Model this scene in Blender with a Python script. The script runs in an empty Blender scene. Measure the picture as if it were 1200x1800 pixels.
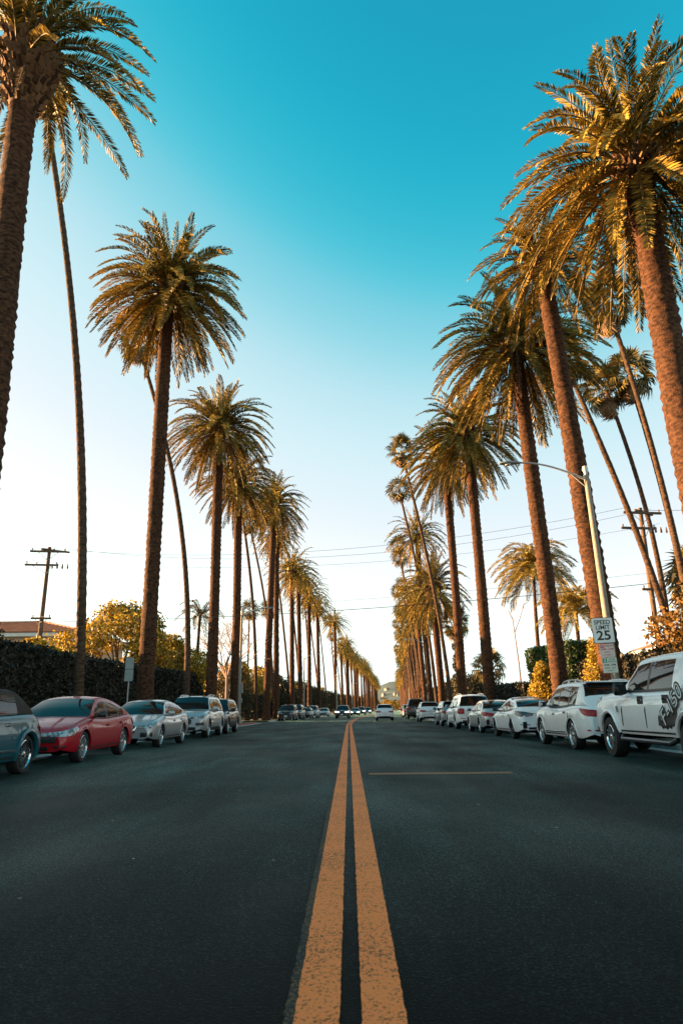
import bpy, math, random
import numpy as np
from mathutils import Vector, Matrix

# ------------------------------------------------------------------ camera, sky, sun, exposure
SC = bpy.context.scene
COL = SC.collection
R = math.radians
SUN_EL, SUN_AZ = 7.6, -78.0          # azimuth: 0 = +Y (down the road), negative = towards -X

cam_d = bpy.data.cameras.new('camera')
cam = bpy.data.objects.new('camera', cam_d)
COL.objects.link(cam)
SC.camera = cam
cam_d.sensor_fit = 'AUTO'
cam_d.sensor_width = 36.0
cam_d.lens = 24.0
cam_d.clip_start = 0.1
cam_d.clip_end = 6000
yaw, pitch, roll = R(0.43), R(16.18), R(-0.6)
fw = Vector((-math.sin(yaw) * math.cos(pitch), math.cos(yaw) * math.cos(pitch), math.sin(pitch)))
rt = Vector((math.cos(yaw), math.sin(yaw), 0))
up = rt.cross(fw)
rt2 = rt * math.cos(roll) + up * math.sin(roll)
up2 = up * math.cos(roll) - rt * math.sin(roll)
cam.matrix_world = Matrix(((rt2.x, up2.x, -fw.x, 0), (rt2.y, up2.y, -fw.y, 0), (rt2.z, up2.z, -fw.z, 1.03), (0, 0, 0, 1)))
cam_d.dof.use_dof = True
cam_d.dof.focus_distance = 24.0
cam_d.dof.aperture_fstop = 4.0

world = bpy.data.worlds.new('World')
SC.world = world
world.use_nodes = True
world.cycles.sampling_method = 'MANUAL'
world.cycles.sample_map_resolution = 1024
wn, wl = world.node_tree.nodes, world.node_tree.links
sky = wn.new('ShaderNodeTexSky')
sky.sky_type = 'NISHITA'
sky.sun_disc = False
sky.sun_elevation = R(SUN_EL)
sky.sun_rotation = R(SUN_AZ)
sky.air_density, sky.dust_density, sky.ozone_density = 1.0, 0.7, 4.5
# the sky's brightness graded to the photograph's teal-to-white scale (one curve per channel), warm where it outshines 1
sep = wn.new('ShaderNodeSeparateColor')
wl.new(sky.outputs[0], sep.inputs[0])
def wmath(op, a, b=None):
    n = wn.new('ShaderNodeMath'); n.operation = op
    for i, v in enumerate((a, b)):
        if v is None: continue
        if isinstance(v, (int, float)): n.inputs[i].default_value = v
        else: wl.new(v, n.inputs[i])
    return n.outputs[0]
glev = wmath('MULTIPLY', wmath('POWER', sep.outputs[1], 1.05), 0.47)
gsat = wmath('MINIMUM', glev, 1.0)
over = wmath('MINIMUM', wmath('MAXIMUM', wmath('SUBTRACT', glev, 1.0), 0.0), 2.0)
chan = []
for pts, k in ((((0, 0), (.20, .012), (.27, .04), (.32, .22), (.41, .58), (.60, .88), (.80, 1.10), (1, 1.38)), 1.5),
               (((0, 0), (.20, .32), (.27, .50), (.32, .65), (.41, .84), (.60, .97), (.80, 1.25), (1, 1.6)), 1.3),
               (((0, 0), (.20, .50), (.27, .66), (.32, .78), (.41, .92), (.60, 1.02), (.80, 1.2), (1, 1.45)), .8)):
    fc = wn.new('ShaderNodeFloatCurve')
    cv = fc.mapping.curves[0]
    cv.points[0].location = (0, 0); cv.points[1].location = (1, pts[-1][1] / 2)
    for q in pts[1:-1]:
        cv.points.new(q[0], q[1] / 2)
    fc.mapping.update()
    wl.new(gsat, fc.inputs['Value'])
    chan.append(wmath('ADD', wmath('MULTIPLY', fc.outputs[0], 2.0), wmath('MULTIPLY', over, k * .4)))
comb = wn.new('ShaderNodeCombineColor')
for i in range(3):
    wl.new(chan[i], comb.inputs[i])
scl = wn.new('ShaderNodeVectorMath'); scl.operation = 'SCALE'; scl.inputs[3].default_value = 1 / .27
wl.new(comb.outputs[0], scl.inputs[0])
wl.new(scl.outputs[0], wn['Background'].inputs[0])
wn['Background'].inputs[1].default_value = 0.05

sun_d = bpy.data.lights.new('sun', 'SUN')
sun_d.energy = 5.0
sun_d.angle = R(0.5)
sun_d.color = (1.0, 0.58, 0.25)
sun = bpy.data.objects.new('sun', sun_d)
COL.objects.link(sun)
SUNV = Vector((math.sin(R(SUN_AZ)) * math.cos(R(SUN_EL)), math.cos(R(SUN_AZ)) * math.cos(R(SUN_EL)), math.sin(R(SUN_EL))))
sun.rotation_euler = SUNV.to_track_quat('Z', 'Y').to_euler()

SC.view_settings.view_transform = 'Standard'
SC.view_settings.look = 'None'
SC.view_settings.gamma = 1.0
SC.view_settings.exposure = 2.43
SC.view_settings.use_curve_mapping = False
SC.render.engine = 'CYCLES'
SC.cycles.max_bounces = 6
SC.cycles.diffuse_bounces = 2
SC.cycles.glossy_bounces = 3
SC.cycles.transmission_bounces = 3
SC.cycles.sample_clamp_indirect = 4.0
SC.cycles.use_denoising = True
SC.cycles.denoising_prefilter = 'NONE'

# ------------------------------------------------------------------ materials
def _mat(name):
    m = bpy.data.materials.new(name)
    m.use_nodes = True
    nt = m.node_tree
    b = nt.nodes['Principled BSDF']
    return m, nt, b

def vec(c):
    return (c[0], c[1], c[2], 1.0)

def pmat(name, c1, c2=None, rough=0.6, scale=6.0, bump=0.0, bscale=None, metal=0.0, spec=0.5, coat=0.0, detail=4, stretch=None, island=0.0, objrand=0.0, transl=0.0, coords='Object', contrast=(0.35, 0.65)):
    m, nt, b = _mat(name)
    N, L = nt.nodes, nt.links
    b.inputs['Roughness'].default_value = rough
    b.inputs['Metallic'].default_value = metal
    b.inputs['Specular IOR Level'].default_value = spec
    b.inputs['Coat Weight'].default_value = coat
    b.inputs['Coat Roughness'].default_value = 0.03
    if c2 is None:
        c2 = tuple(x * 0.9 for x in c1)
    tc = N.new('ShaderNodeTexCoord')
    mp = N.new('ShaderNodeMapping')
    L.new(tc.outputs[coords], mp.inputs[0])
    if stretch:
        mp.inputs['Scale'].default_value = stretch
    ns = N.new('ShaderNodeTexNoise')
    ns.inputs['Scale'].default_value = scale
    ns.inputs['Detail'].default_value = detail
    L.new(mp.outputs[0], ns.inputs['Vector'])
    rp = N.new('ShaderNodeValToRGB')
    rp.color_ramp.elements[0].position, rp.color_ramp.elements[1].position = contrast
    rp.color_ramp.elements[0].color, rp.color_ramp.elements[1].color = vec(c1), vec(c2)
    fac = ns.outputs['Fac']
    if island or objrand:
        if island:
            g = N.new('ShaderNodeNewGeometry'); src = g.outputs['Random Per Island']; k = island
        else:
            g = N.new('ShaderNodeObjectInfo'); src = g.outputs['Random']; k = objrand
        mx = N.new('ShaderNodeMix'); mx.data_type = 'FLOAT'
        mx.inputs[0].default_value = k
        L.new(fac, mx.inputs[2]); L.new(src, mx.inputs[3])
        fac = mx.outputs[0]
    L.new(fac, rp.inputs[0])
    L.new(rp.outputs[0], b.inputs['Base Color'])
    if bump:
        n2 = N.new('ShaderNodeTexNoise')
        n2.inputs['Scale'].default_value = bscale or scale * 3
        n2.inputs['Detail'].default_value = 5
        L.new(mp.outputs[0], n2.inputs['Vector'])
        bp = N.new('ShaderNodeBump')
        bp.inputs['Strength'].default_value = bump
        bp.inputs['Distance'].default_value = 0.03
        L.new(n2.outputs['Fac'], bp.inputs['Height'])
        L.new(bp.outputs[0], b.inputs['Normal'])
    if transl:
        t = N.new('ShaderNodeBsdfTranslucent')
        L.new(rp.outputs[0], t.inputs['Color'])
        ms = N.new('ShaderNodeMixShader')
        ms.inputs[0].default_value = transl
        L.new(b.outputs[0], ms.inputs[1]); L.new(t.outputs[0], ms.inputs[2])
        L.new(ms.outputs[0], N['Material Output'].inputs['Surface'])
    return m

def asphalt_mat():
    m, nt, b = _mat('asphalt')
    N, L = nt.nodes, nt.links
    tc = N.new('ShaderNodeTexCoord')
    def noise(s, d=3, st=None):
        n = N.new('ShaderNodeTexNoise')
        n.inputs['Scale'].default_value = s; n.inputs['Detail'].default_value = d
        if st:
            mp = N.new('ShaderNodeMapping'); mp.inputs['Scale'].default_value = st
            L.new(tc.outputs['Object'], mp.inputs[0]); L.new(mp.outputs[0], n.inputs['Vector'])
        else:
            L.new(tc.outputs['Object'], n.inputs['Vector'])
        return n.outputs['Fac']
    def ramp(f, p0, p1, c0, c1):
        r = N.new('ShaderNodeValToRGB')
        r.color_ramp.elements[0].position, r.color_ramp.elements[1].position = p0, p1
        r.color_ramp.elements[0].color, r.color_ramp.elements[1].color = vec(c0), vec(c1)
        L.new(f, r.inputs[0]); return r.outputs[0]
    def mixc(f, a, c, mode='MIX'):
        x = N.new('ShaderNodeMix'); x.data_type = 'RGBA'; x.blend_type = mode
        if isinstance(f, float): x.inputs[0].default_value = f
        else: L.new(f, x.inputs[0])
        L.new(a, x.inputs[6]); L.new(c, x.inputs[7]); return x.outputs[2]
    big = ramp(noise(0.32, 5, (1, .55, 1)), .40, .60, (.0006, .0008, .0008), (.0027, .0034, .0033))
    grain = ramp(noise(85, 2), .38, .64, (.10, .10, .10), (2.7, 2.7, 2.6))
    vor = N.new('ShaderNodeTexVoronoi'); vor.inputs['Scale'].default_value = 80
    L.new(tc.outputs['Object'], vor.inputs['Vector'])
    fleck = ramp(vor.outputs['Color'], .45, .95, (.45, .45, .45), (2.6, 2.6, 2.5))
    col = mixc(1.0, mixc(1.0, big, grain, 'MULTIPLY'), fleck, 'MULTIPLY')
    streak = ramp(noise(1.1, 4, (1.4, .12, 1)), .35, .7, (.62, .62, .62), (1.25, 1.25, 1.25))
    col = mixc(1.0, col, streak, 'MULTIPLY')
    L.new(col, b.inputs['Base Color'])
    rr = ramp(noise(0.5, 5, (1, .5, 1)), .34, .68, (.55,) * 3, (.72,) * 3)
    L.new(rr, b.inputs['Roughness'])
    b.inputs['Specular IOR Level'].default_value = 0.05
    b.inputs['Sheen Weight'].default_value = 0.20
    b.inputs['Sheen Roughness'].default_value = 0.23
    teal_sheen = N.new('ShaderNodeRGB'); teal_sheen.outputs[0].default_value = (.24, .52, .60, 1)  # sheen tint: the road's teal grazing shine is painted in here
    blot = ramp(noise(0.32, 5, (1, .55, 1)), .40, .60, (.5, .5, .5), (1.25, 1.25, 1.25))
    L.new(mixc(1.0, mixc(1.0, mixc(1.0, mixc(1.0, teal_sheen.outputs[0], blot, 'MULTIPLY'), grain, 'MULTIPLY'), fleck, 'MULTIPLY'), streak, 'MULTIPLY'), b.inputs['Sheen Tint'])
    bp = N.new('ShaderNodeBump'); bp.inputs['Strength'].default_value = .2; bp.inputs['Distance'].default_value = .005
    L.new(vor.outputs['Distance'], bp.inputs['Height'])
    bp2 = N.new('ShaderNodeBump'); bp2.inputs['Strength'].default_value = .2; bp2.inputs['Distance'].default_value = .005
    L.new(noise(70, 3), bp2.inputs['Height']); L.new(bp.outputs[0], bp2.inputs['Normal'])
    L.new(bp2.outputs[0], b.inputs['Normal'])
    return m

def paint_mat(name, c, under, wear=.40):
    m, nt, b = _mat(name)
    N, L = nt.nodes, nt.links
    tc = N.new('ShaderNodeTexCoord')
    n = N.new('ShaderNodeTexNoise'); n.inputs['Scale'].default_value = 75; n.inputs['Detail'].default_value = 4
    n2 = N.new('ShaderNodeTexNoise'); n2.inputs['Scale'].default_value = 1.6; n2.inputs['Detail'].default_value = 4
    L.new(tc.outputs['Object'], n.inputs['Vector']); L.new(tc.outputs['Object'], n2.inputs['Vector'])
    a = N.new('ShaderNodeMath'); a.operation = 'MULTIPLY_ADD'; a.inputs[1].default_value = .28
    L.new(n2.outputs['Fac'], a.inputs[0]); L.new(n.outputs['Fac'], a.inputs[2])
    r = N.new('ShaderNodeValToRGB')
    e = r.color_ramp.elements
    e[0].position, e[0].color = wear, vec(under)
    e[1].position, e[1].color = wear + .12, vec(c)
    x = e.new(.85); x.color = vec(tuple(t * 1.12 for t in c))
    L.new(a.outputs[0], r.inputs[0]); L.new(r.outputs[0], b.inputs['Base Color'])
    b.inputs['Roughness'].default_value = .7
    b.inputs['Specular IOR Level'].default_value = .12
    bp = N.new('ShaderNodeBump'); bp.inputs['Strength'].default_value = .4; bp.inputs['Distance'].default_value = .005
    L.new(n.outputs['Fac'], bp.inputs['Height']); L.new(bp.outputs[0], b.inputs['Normal'])
    return m

M = {}
M['asphalt'] = asphalt_mat()
M['yellow'] = paint_mat('yellow_paint', (.97, .225, .060), (.13, .05, .022), .468)
M['yellow_old'] = paint_mat('old_yellow_paint', (.14, .075, .035), (.02, .02, .018), .62)
M['stop_paint'] = paint_mat('stop_line_paint', (.34, .155, .075), (.04, .04, .036), .50)
M['concrete'] = pmat('concrete', (.34, .33, .30), (.46, .44, .41), .8, 3, .3)
M['red_curb'] = pmat('red_curb_paint', (.33, .035, .03), (.24, .05, .045), .6, 5, .2)
M['grass'] = pmat('lawn', (.035, .05, .015), (.07, .075, .025), .9, 2.5, .6, 40)
M['soil'] = pmat('soil', (.05, .042, .028), (.085, .07, .045), .95, 1.2, .5, 14)
M['trunk'] = pmat('date_palm_bark', (.026, .0125, .0075), (.112, .052, .028), .9, 7, .9, 26, stretch=(1, 1, 1.8), spec=.15)
M['thin_trunk'] = pmat('fan_palm_bark', (.040, .024, .016), (.115, .068, .042), .9, 5, .7, 22, stretch=(1, 1, 3), spec=.15)
M['boots'] = pmat('leaf_base_stubs', (.05, .025, .012), (.20, .11, .055), .8, 3, .3, island=.8, spec=.2)
M['frond'] = pmat('palm_frond', (.024, .034, .008), (.52, .35, .06), .46, .5, spec=.15, island=.25, transl=.10)
M['frond_old'] = pmat('old_palm_frond', (.05, .045, .010), (.50, .315, .055), .48, .5, spec=.15, island=.25, transl=.10)
M['frond_dead'] = pmat('dead_palm_frond', (.17, .10, .05), (.30, .19, .10), .8, .8, island=.5, transl=.1)
M['fan'] = pmat('fan_palm_leaf', (.06, .055, .015), (.22, .16, .05), .45, .8, spec=.4, island=.5, transl=.2)
M['feather'] = pmat('queen_palm_leaf', (.16, .12, .02), (.46, .33, .07), .5, .8, island=.5, transl=.25)
M['rachis'] = pmat('leaf_stalk', (.12, .08, .02), (.22, .14, .04), .6, 3)
M['leaf_gold'] = pmat('golden_leaves', (.13, .10, .010), (.60, .38, .035), .55, .5, island=.6, transl=.3)
M['leaf_green'] = pmat('green_leaves', (.014, .036, .006), (.06, .115, .018), .5, .5, island=.6, transl=.25)
M['leaf_dark'] = pmat('dark_leaves', (.012, .014, .006), (.04, .036, .012), .55, .5, island=.6, transl=.2)
M['leaf_olive'] = pmat('olive_leaves', (.03, .027, .007), (.14, .095, .02), .55, .5, island=.6, transl=.25)
M['leaf_rust'] = pmat('rusty_leaves', (.06, .036, .008), (.30, .155, .028), .55, .5, island=.6, transl=.3)
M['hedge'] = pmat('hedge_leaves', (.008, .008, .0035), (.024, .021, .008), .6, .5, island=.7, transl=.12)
M['twig'] = pmat('hedge_twigs', (.02, .016, .009), (.035, .028, .015), .9, 8, .8, 30)
M['bark'] = pmat('tree_bark', (.07, .05, .035), (.14, .10, .07), .9, 6, .8, 25, stretch=(1, 1, .3))
M['bare_twig'] = pmat('bare_branches', (.22, .13, .10), (.34, .21, .16), .8, 6, .3)
M['galv'] = pmat('galvanised_pole', (.40, .39, .36), (.52, .50, .46), .5, 4, .15, metal=.2)
M['concrete_pole'] = pmat('concrete_pole', (.24, .21, .17), (.33, .29, .24), .75, 10, .3, 60)
M['lamp_grey'] = pmat('lamp_housing', (.20, .21, .21), (.27, .28, .28), .45, 5, .05)
M['lens'] = pmat('lamp_lens', (.5, .52, .5), (.6, .6, .58), .2, 10)
M['wood_pole'] = pmat('utility_pole_wood', (.085, .052, .034), (.16, .095, .06), .9, 5, .6, 25, stretch=(1, 1, .15))
M['wire'] = pmat('cable', (.03, .03, .03), (.04, .04, .04), .6, 5)
M['porcelain'] = pmat('insulator', (.12, .09, .07), (.16, .12, .09), .3, 6)
M['sign_white'] = pmat('sign_face', (.76, .77, .74), (.82, .82, .79), .4, 2)
M['sign_grey'] = pmat('sign_back_metal', (.27, .31, .30), (.34, .37, .36), .45, 3, .1, metal=.35)
M['sign_black'] = pmat('sign_ink', (.015, .015, .015), (.022, .022, .022), .5, 3)
M['sign_red'] = pmat('sign_red_ink', (.50, .06, .06), (.58, .09, .08), .5, 3)
M['sign_pink'] = pmat('faded_red_sign_face', (.74, .58, .52), (.78, .63, .57), .5, 2)
M['sign_cream'] = pmat('faded_sign_face', (.74, .70, .58), (.78, .74, .63), .5, 2)
M['sign_green'] = pmat('sign_green_ink', (.02, .26, .15), (.03, .30, .18), .5, 3)
M['tile'] = pmat('roof_tile', (.30, .10, .05), (.46, .19, .10), .8, 1.6, .3, 12, objrand=.5)
M['stucco'] = pmat('stucco', (.52, .40, .30), (.60, .47, .36), .85, 4, .3, 40)
M['stucco_white'] = pmat('white_stucco', (.72, .68, .60), (.78, .74, .66), .85, 4, .3, 40)
M['fascia'] = pmat('painted_fascia', (.62, .62, .58), (.70, .70, .66), .6, 3)
M['house_glass'] = pmat('house_window_glass', (.02, .022, .025), (.03, .032, .035), .08, 2)
M['hill'] = pmat('haze_blue_scrub', (.022, .052, .062), (.055, .095, .10), .95, .03, .4, .1, coords='Object')  # blue base colour paints the distant air haze into the hill
# vehicles
M['tyre'] = pmat('tyre_rubber', (.012, .012, .012), (.02, .02, .02), .75, 20, .2)
M['alloy'] = pmat('alloy_rim', (.55, .56, .57), (.65, .66, .67), .25, 6, metal=.85)
M['dark_alloy'] = pmat('dark_rim', (.05, .05, .052), (.08, .08, .082), .3, 6, metal=.7)
M['chrome'] = pmat('chrome', (.75, .76, .77), (.80, .81, .82), .08, 6, metal=1.0)
M['glass'] = pmat('car_glass', (.008, .013, .014), (.013, .019, .020), .02, .6, spec=.38)
M['glass_dark'] = pmat('privacy_glass', (.006, .006, .006), (.01, .01, .01), .03, .6, spec=.5)
M['trim'] = pmat('black_trim', (.014, .014, .014), (.022, .022, .022), .45, 12)
M['gap'] = pmat('panel_gap', (.006, .006, .006), (.01, .01, .01), .9, 12)
M['headlamp'] = pmat('headlamp_lens', (.42, .46, .47), (.12, .13, .14), .06, 9, spec=.7, coat=.6, contrast=(.45, .55))
M['taillamp'] = pmat('tail_lamp_lens', (.42, .006, .010), (.22, .004, .006), .2, 14, coat=.15, spec=.3)
M['tail_dark'] = pmat('smoked_tail_lamp', (.05, .055, .06), (.02, .022, .024), .06, 12, coat=.6)
M['plate'] = pmat('licence_plate', (.66, .68, .70), (.72, .74, .75), .5, 6)
M['plate_dark'] = pmat('dark_licence_plate', (.03, .03, .035), (.05, .05, .055), .5, 6)
M['fabric_top'] = pmat('soft_top_fabric', (.035, .022, .016), (.05, .032, .024), .9, 40, .4, 200)
M['decal'] = pmat('vinyl_decal', (.015, .015, .016), (.024, .024, .025), .45, 9)
M['paper'] = pmat('windscreen_sticker', (.55, .60, .58), (.65, .68, .66), .6, 9)

def car_paint(name, c, metal=0.0, rough=.42, coat=.85):
    return pmat('car_paint_' + name, c, tuple(x * .93 for x in c), rough, 1.2, metal=metal, coat=coat, spec=.35)
M['p_red'] = car_paint('red', (.40, .003, .014), .05, .40, .55)
M['p_silver'] = car_paint('silver', (.44, .47, .49), .45, .32)
M['p_silver2'] = car_paint('pale_silver', (.50, .52, .52), .45, .32)
M['p_white'] = car_paint('white', (.84, .85, .85))
M['p_pearl'] = car_paint('pearl', (.82, .81, .79))
M['p_teal'] = car_paint('teal', (.006, .085, .115), .1, .40, .7)
M['p_dark'] = car_paint('black', (.012, .014, .016), .2)
M['p_slate'] = car_paint('slate', (.06, .075, .085), .4)
M['p_green'] = car_paint('dark_green', (.012, .03, .026), .2)
M['p_blue'] = car_paint('silver_blue', (.20, .30, .34), .5)
M['p_grey'] = car_paint('grey', (.30, .32, .33), .5)

# ------------------------------------------------------------------ mesh helpers
class MB:
    def __init__(s):
        s.v, s.f = [], []
    def add(s, vs, fs):
        o = len(s.v)
        s.v.extend(tuple(p) for p in vs)
        s.f.extend(tuple(i + o for i in f) for f in fs)
        return s
    def box(s, c, d, rz=0.0, taper=1.0, mtx=None):
        x, y, z = d[0] / 2, d[1] / 2, d[2] / 2
        vs = [Vector((a * x * (taper if k > 0 else 1), b * y * (taper if k > 0 else 1), k * z)) for k in (-1, 1) for a, b in ((-1, -1), (1, -1), (1, 1), (-1, 1))]
        if mtx is not None:
            vs = [mtx @ p for p in vs]
        if rz:
            q = Matrix.Rotation(rz, 3, 'Z'); vs = [q @ p for p in vs]
        vs = [p + Vector(c) for p in vs]
        return s.add(vs, [(3, 2, 1, 0), (4, 5, 6, 7), (0, 1, 5, 4), (1, 2, 6, 5), (2, 3, 7, 6), (3, 0, 4, 7)])
    def tube(s, pts, rad, n=8, cap=True):
        pts = [Vector(p) for p in pts]
        if not hasattr(rad, '__len__'):
            rad = [rad] * len(pts)
        vs, fs = [], []
        ref = None
        for i, p in enumerate(pts):
            t = (pts[min(i + 1, len(pts) - 1)] - pts[max(i - 1, 0)]).normalized()
            if ref is None:
                ref = Vector((1, 0, 0)) if abs(t.x) < .9 else Vector((0, 1, 0))
            u = (ref - t * ref.dot(t)).normalized(); w = t.cross(u); ref = u
            for k in range(n):
                a = 2 * math.pi * k / n
                vs.append(p + (u * math.cos(a) + w * math.sin(a)) * rad[i])
        for i in range(len(pts) - 1):
            for k in range(n):
                a, b = i * n + k, i * n + (k + 1) % n
                fs.append((a, b, b + n, a + n))
        if cap:
            fs.append(tuple(range(n - 1, -1, -1)))
            fs.append(tuple(range((len(pts) - 1) * n, len(pts) * n)))
        return s.add(vs, fs)
    def lathe_x(s, prof, n, c=(0, 0, 0)):
        # profile (x, r) turned about the X axis
        vs, fs = [], []
        for x, r in prof:
            for k in range(n):
                a = 2 * math.pi * k / n
                vs.append((c[0] + x, c[1] + r * math.cos(a), c[2] + r * math.sin(a)))
        for i in range(len(prof) - 1):
            for k in range(n):
                a, b = i * n + k, i * n + (k + 1) % n
                fs.append((a, a + n, b + n, b))
        return s.add(vs, fs)
    def build(s, name, mat, parent=None, angle=40, loc=None):
        me = bpy.data.meshes.new(name)
        me.from_pydata(s.v, [], s.f)
        return link(name, me, mat, parent, angle, loc)

def shade(me, angle):
    if angle:
        me.polygons.foreach_set('use_smooth', [True] * len(me.polygons))
        if angle < 180:
            me.set_sharp_from_angle(angle=R(angle))

def link(name, me, mat, parent=None, angle=40, loc=None):
    if not me.materials:
        for mm in (mat if isinstance(mat, (list, tuple)) else [mat]):
            me.materials.append(mm)
        shade(me, angle)
    o = bpy.data.objects.new(name, me)
    COL.objects.link(o)
    if parent is not None:
        o.parent = parent
    if loc is not None:
        o.location = loc
    return o

def np_mesh(name, V, F):
    V = np.asarray(V, dtype=np.float32); F = np.asarray(F, dtype=np.int32)
    me = bpy.data.meshes.new(name)
    k = F.shape[1]
    me.vertices.add(len(V)); me.vertices.foreach_set('co', V.ravel())
    me.loops.add(F.size); me.loops.foreach_set('vertex_index', F.ravel())
    me.polygons.add(len(F))
    me.polygons.foreach_set('loop_start', np.arange(0, F.size, k, dtype=np.int32))
    me.update(calc_edges=True)
    me.validate()
    return me

def tag(o, label=None, cat=None, group=None, kind=None):
    if label: o['label'] = label
    if cat: o['category'] = cat
    if group: o['group'] = group
    if kind: o['kind'] = kind
    return o

def empty(name, loc=(0, 0, 0), rz=0.0, label=None, cat=None, group=None):
    o = bpy.data.objects.new(name, None)
    COL.objects.link(o)
    o.location = loc
    o.rotation_euler = (0, 0, rz)
    o.empty_display_size = .3
    return tag(o, label, cat, group)

def children_of(o):
    return list(o.children)

def copy_tree(o, parent=None):
    c = o.copy()
    COL.objects.link(c)
    if parent is not None:
        c.parent = parent
    for ch in children_of(o):
        copy_tree(ch, c)
    return c

def text_mesh(body, size, sx=1.0, extrude=.0015, bold=0.0):
    cu = bpy.data.curves.new('lettering', 'FONT')
    cu.body = body; cu.size = size; cu.extrude = extrude; cu.offset = bold
    cu.align_x = 'CENTER'; cu.align_y = 'CENTER'
    cu.resolution_u = 3
    ob = bpy.data.objects.new('lettering', cu)
    COL.objects.link(ob)
    bpy.context.view_layer.update()
    me = bpy.data.meshes.new_from_object(ob)
    me.materials.clear()
    bpy.data.objects.remove(ob)
    me.transform(Matrix.Diagonal((sx, 1, 1, 1)))
    return me

# ------------------------------------------------------------------ ground and road
def cx(y):
    if y < 45: return 0.0
    if y < 105: return .066 / 60 * (y - 45) ** 2 / 2
    return 1.98 + .066 * (y - 105)

def head(y):
    return 0.0 if y < 45 else (.066 * (y - 45) / 60 if y < 105 else .066)

def ys(a, b, step=4.0):
    n = max(1, int(math.ceil((b - a) / step)))
    return [a + (b - a) * i / n for i in range(n + 1)]

def strip(name, x0, x1, y0, y1, z, mat, thick=0.0, step=4.0, kind='structure', parent=None):
    mb = MB()
    st = ys(y0, y1, step)
    vs, fs = [], []
    if thick <= 0:
        for y in st:
            c = cx(y); vs += [(c + x0, y, z), (c + x1, y, z)]
        for i in range(len(st) - 1):
            fs.append((2 * i, 2 * i + 1, 2 * i + 3, 2 * i + 2))
    else:
        for y in st:
            c = cx(y); vs += [(c + x0, y, z - thick), (c + x0, y, z), (c + x1, y, z), (c + x1, y, z - thick)]
        for i in range(len(st) - 1):
            a, b = 4 * i, 4 * i + 4
            for k in range(3):
                fs.append((a + k, b + k, b + k + 1, a + k + 1)[::-1] if False else (a + k, a + k + 1, b + k + 1, b + k))
        fs.append((3, 2, 1, 0)); n = 4 * (len(st) - 1); fs.append((n, n + 1, n + 2, n + 3))
    mb.add(vs, fs)
    o = mb.build(name, mat, parent, angle=0)
    if kind: o['kind'] = kind
    return o

gm = MB()
g = np.linspace(-2500, 2500, 2)
gm.add([(-3000, -300, -.06), (3000, -300, -.06), (3000, 4000, -.06), (-3000, 4000, -.06)], [(0, 1, 2, 3)])
gm.build('ground', M['soil'], angle=0)['kind'] = 'structure'
strip('road', -8.0, 8.0, -30, 900, 0, M['asphalt'], step=3)
SIDE0, SIDE1 = 61.0, 69.0
side = MB().add([(-70, SIDE0 - 1, -.004), (-7.3, SIDE0 - 1, -.004), (-7.3, SIDE1 + 1, -.004), (-70, SIDE1 + 1, -.004)], [(0, 1, 2, 3)])
side.build('side_road', M['asphalt'], angle=0)['kind'] = 'structure'
for s, segs in ((-1, ((-30, SIDE0), (SIDE1, 900))), (1, ((-30, 900),))):
    for a, b in segs:
        def ss(name, p, q, z, mat, th):
            x0, x1 = (p, q) if s > 0 else (-q, -p)
            return strip(name, x0, x1, a, b, z, mat, th)
        if s < 0 and a < 0:
            strip('curb', -8.17, -8.0, a, 50, .13, M['concrete'], .2)
            strip('red_curb', -8.17, -8.0, 50, b, .13, M['red_curb'], .2)
        else:
            ss('curb', 8.0, 8.17, .13, M['concrete'], .2)
        ss('verge', 8.17, 10.6, .12, M['grass'], .2)
        ss('sidewalk', 10.6, 11.9, .13, M['concrete'], .2)
        ss('lawn', 11.9, 70, .11, M['grass'], .2)
strip('gutter', -8.0, -7.55, -30, SIDE0, .004, M['concrete'])
strip('gutter', 7.55, 8.0, -30, 900, .004, M['concrete'])
strip('gutter', -8.0, -7.55, SIDE1, 900, .004, M['concrete'])
def painted_line(name, x0, x1, y1, z, mat, seed, rag=.0013):
    """road line whose edges are chipped near the camera and plain farther off"""
    r = np.random.default_rng(seed)
    st = list(np.arange(-3, 16, .035)) + ys(16, y1, 2.0)
    ja, jb = r.normal(0, rag, len(st)), r.normal(0, rag, len(st))
    chip = r.random(len(st)) < .05
    ja = ja + np.where(chip, np.abs(r.normal(0, .004, len(st))), 0); jb = jb - np.where(r.random(len(st)) < .05, np.abs(r.normal(0, .004, len(st))), 0)
    vs, fs = [], []
    for i, y in enumerate(st):
        c = cx(y); k = 1 if y < 16 else 0
        vs += [(c + x0 + ja[i] * k, y, z), (c + x1 + jb[i] * k, y, z)]
        if i: fs.append((2 * i - 2, 2 * i - 1, 2 * i + 1, 2 * i))
    o = MB().add(vs, fs).build(name, mat, angle=0)
    o['kind'] = 'structure'
painted_line('yellow_line', -.205, -.045, 500, .006, M['yellow'], 1)
painted_line('yellow_line', .032, .187, 500, .006, M['yellow'], 2)
painted_line('old_yellow_line', -.242, -.2, 60, .004, M['yellow_old'], 3, .003)
strip('stop_line', .32, 2.7, 12.0, 12.3, .005, M['stop_paint'])
strip('stop_line', .32, 7.0, 46.6, 47.1, .005, M['stop_paint'])
strip('stop_line', -5.0, -.5, 46.7, 46.95, .005, M['yellow_old'])

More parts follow.
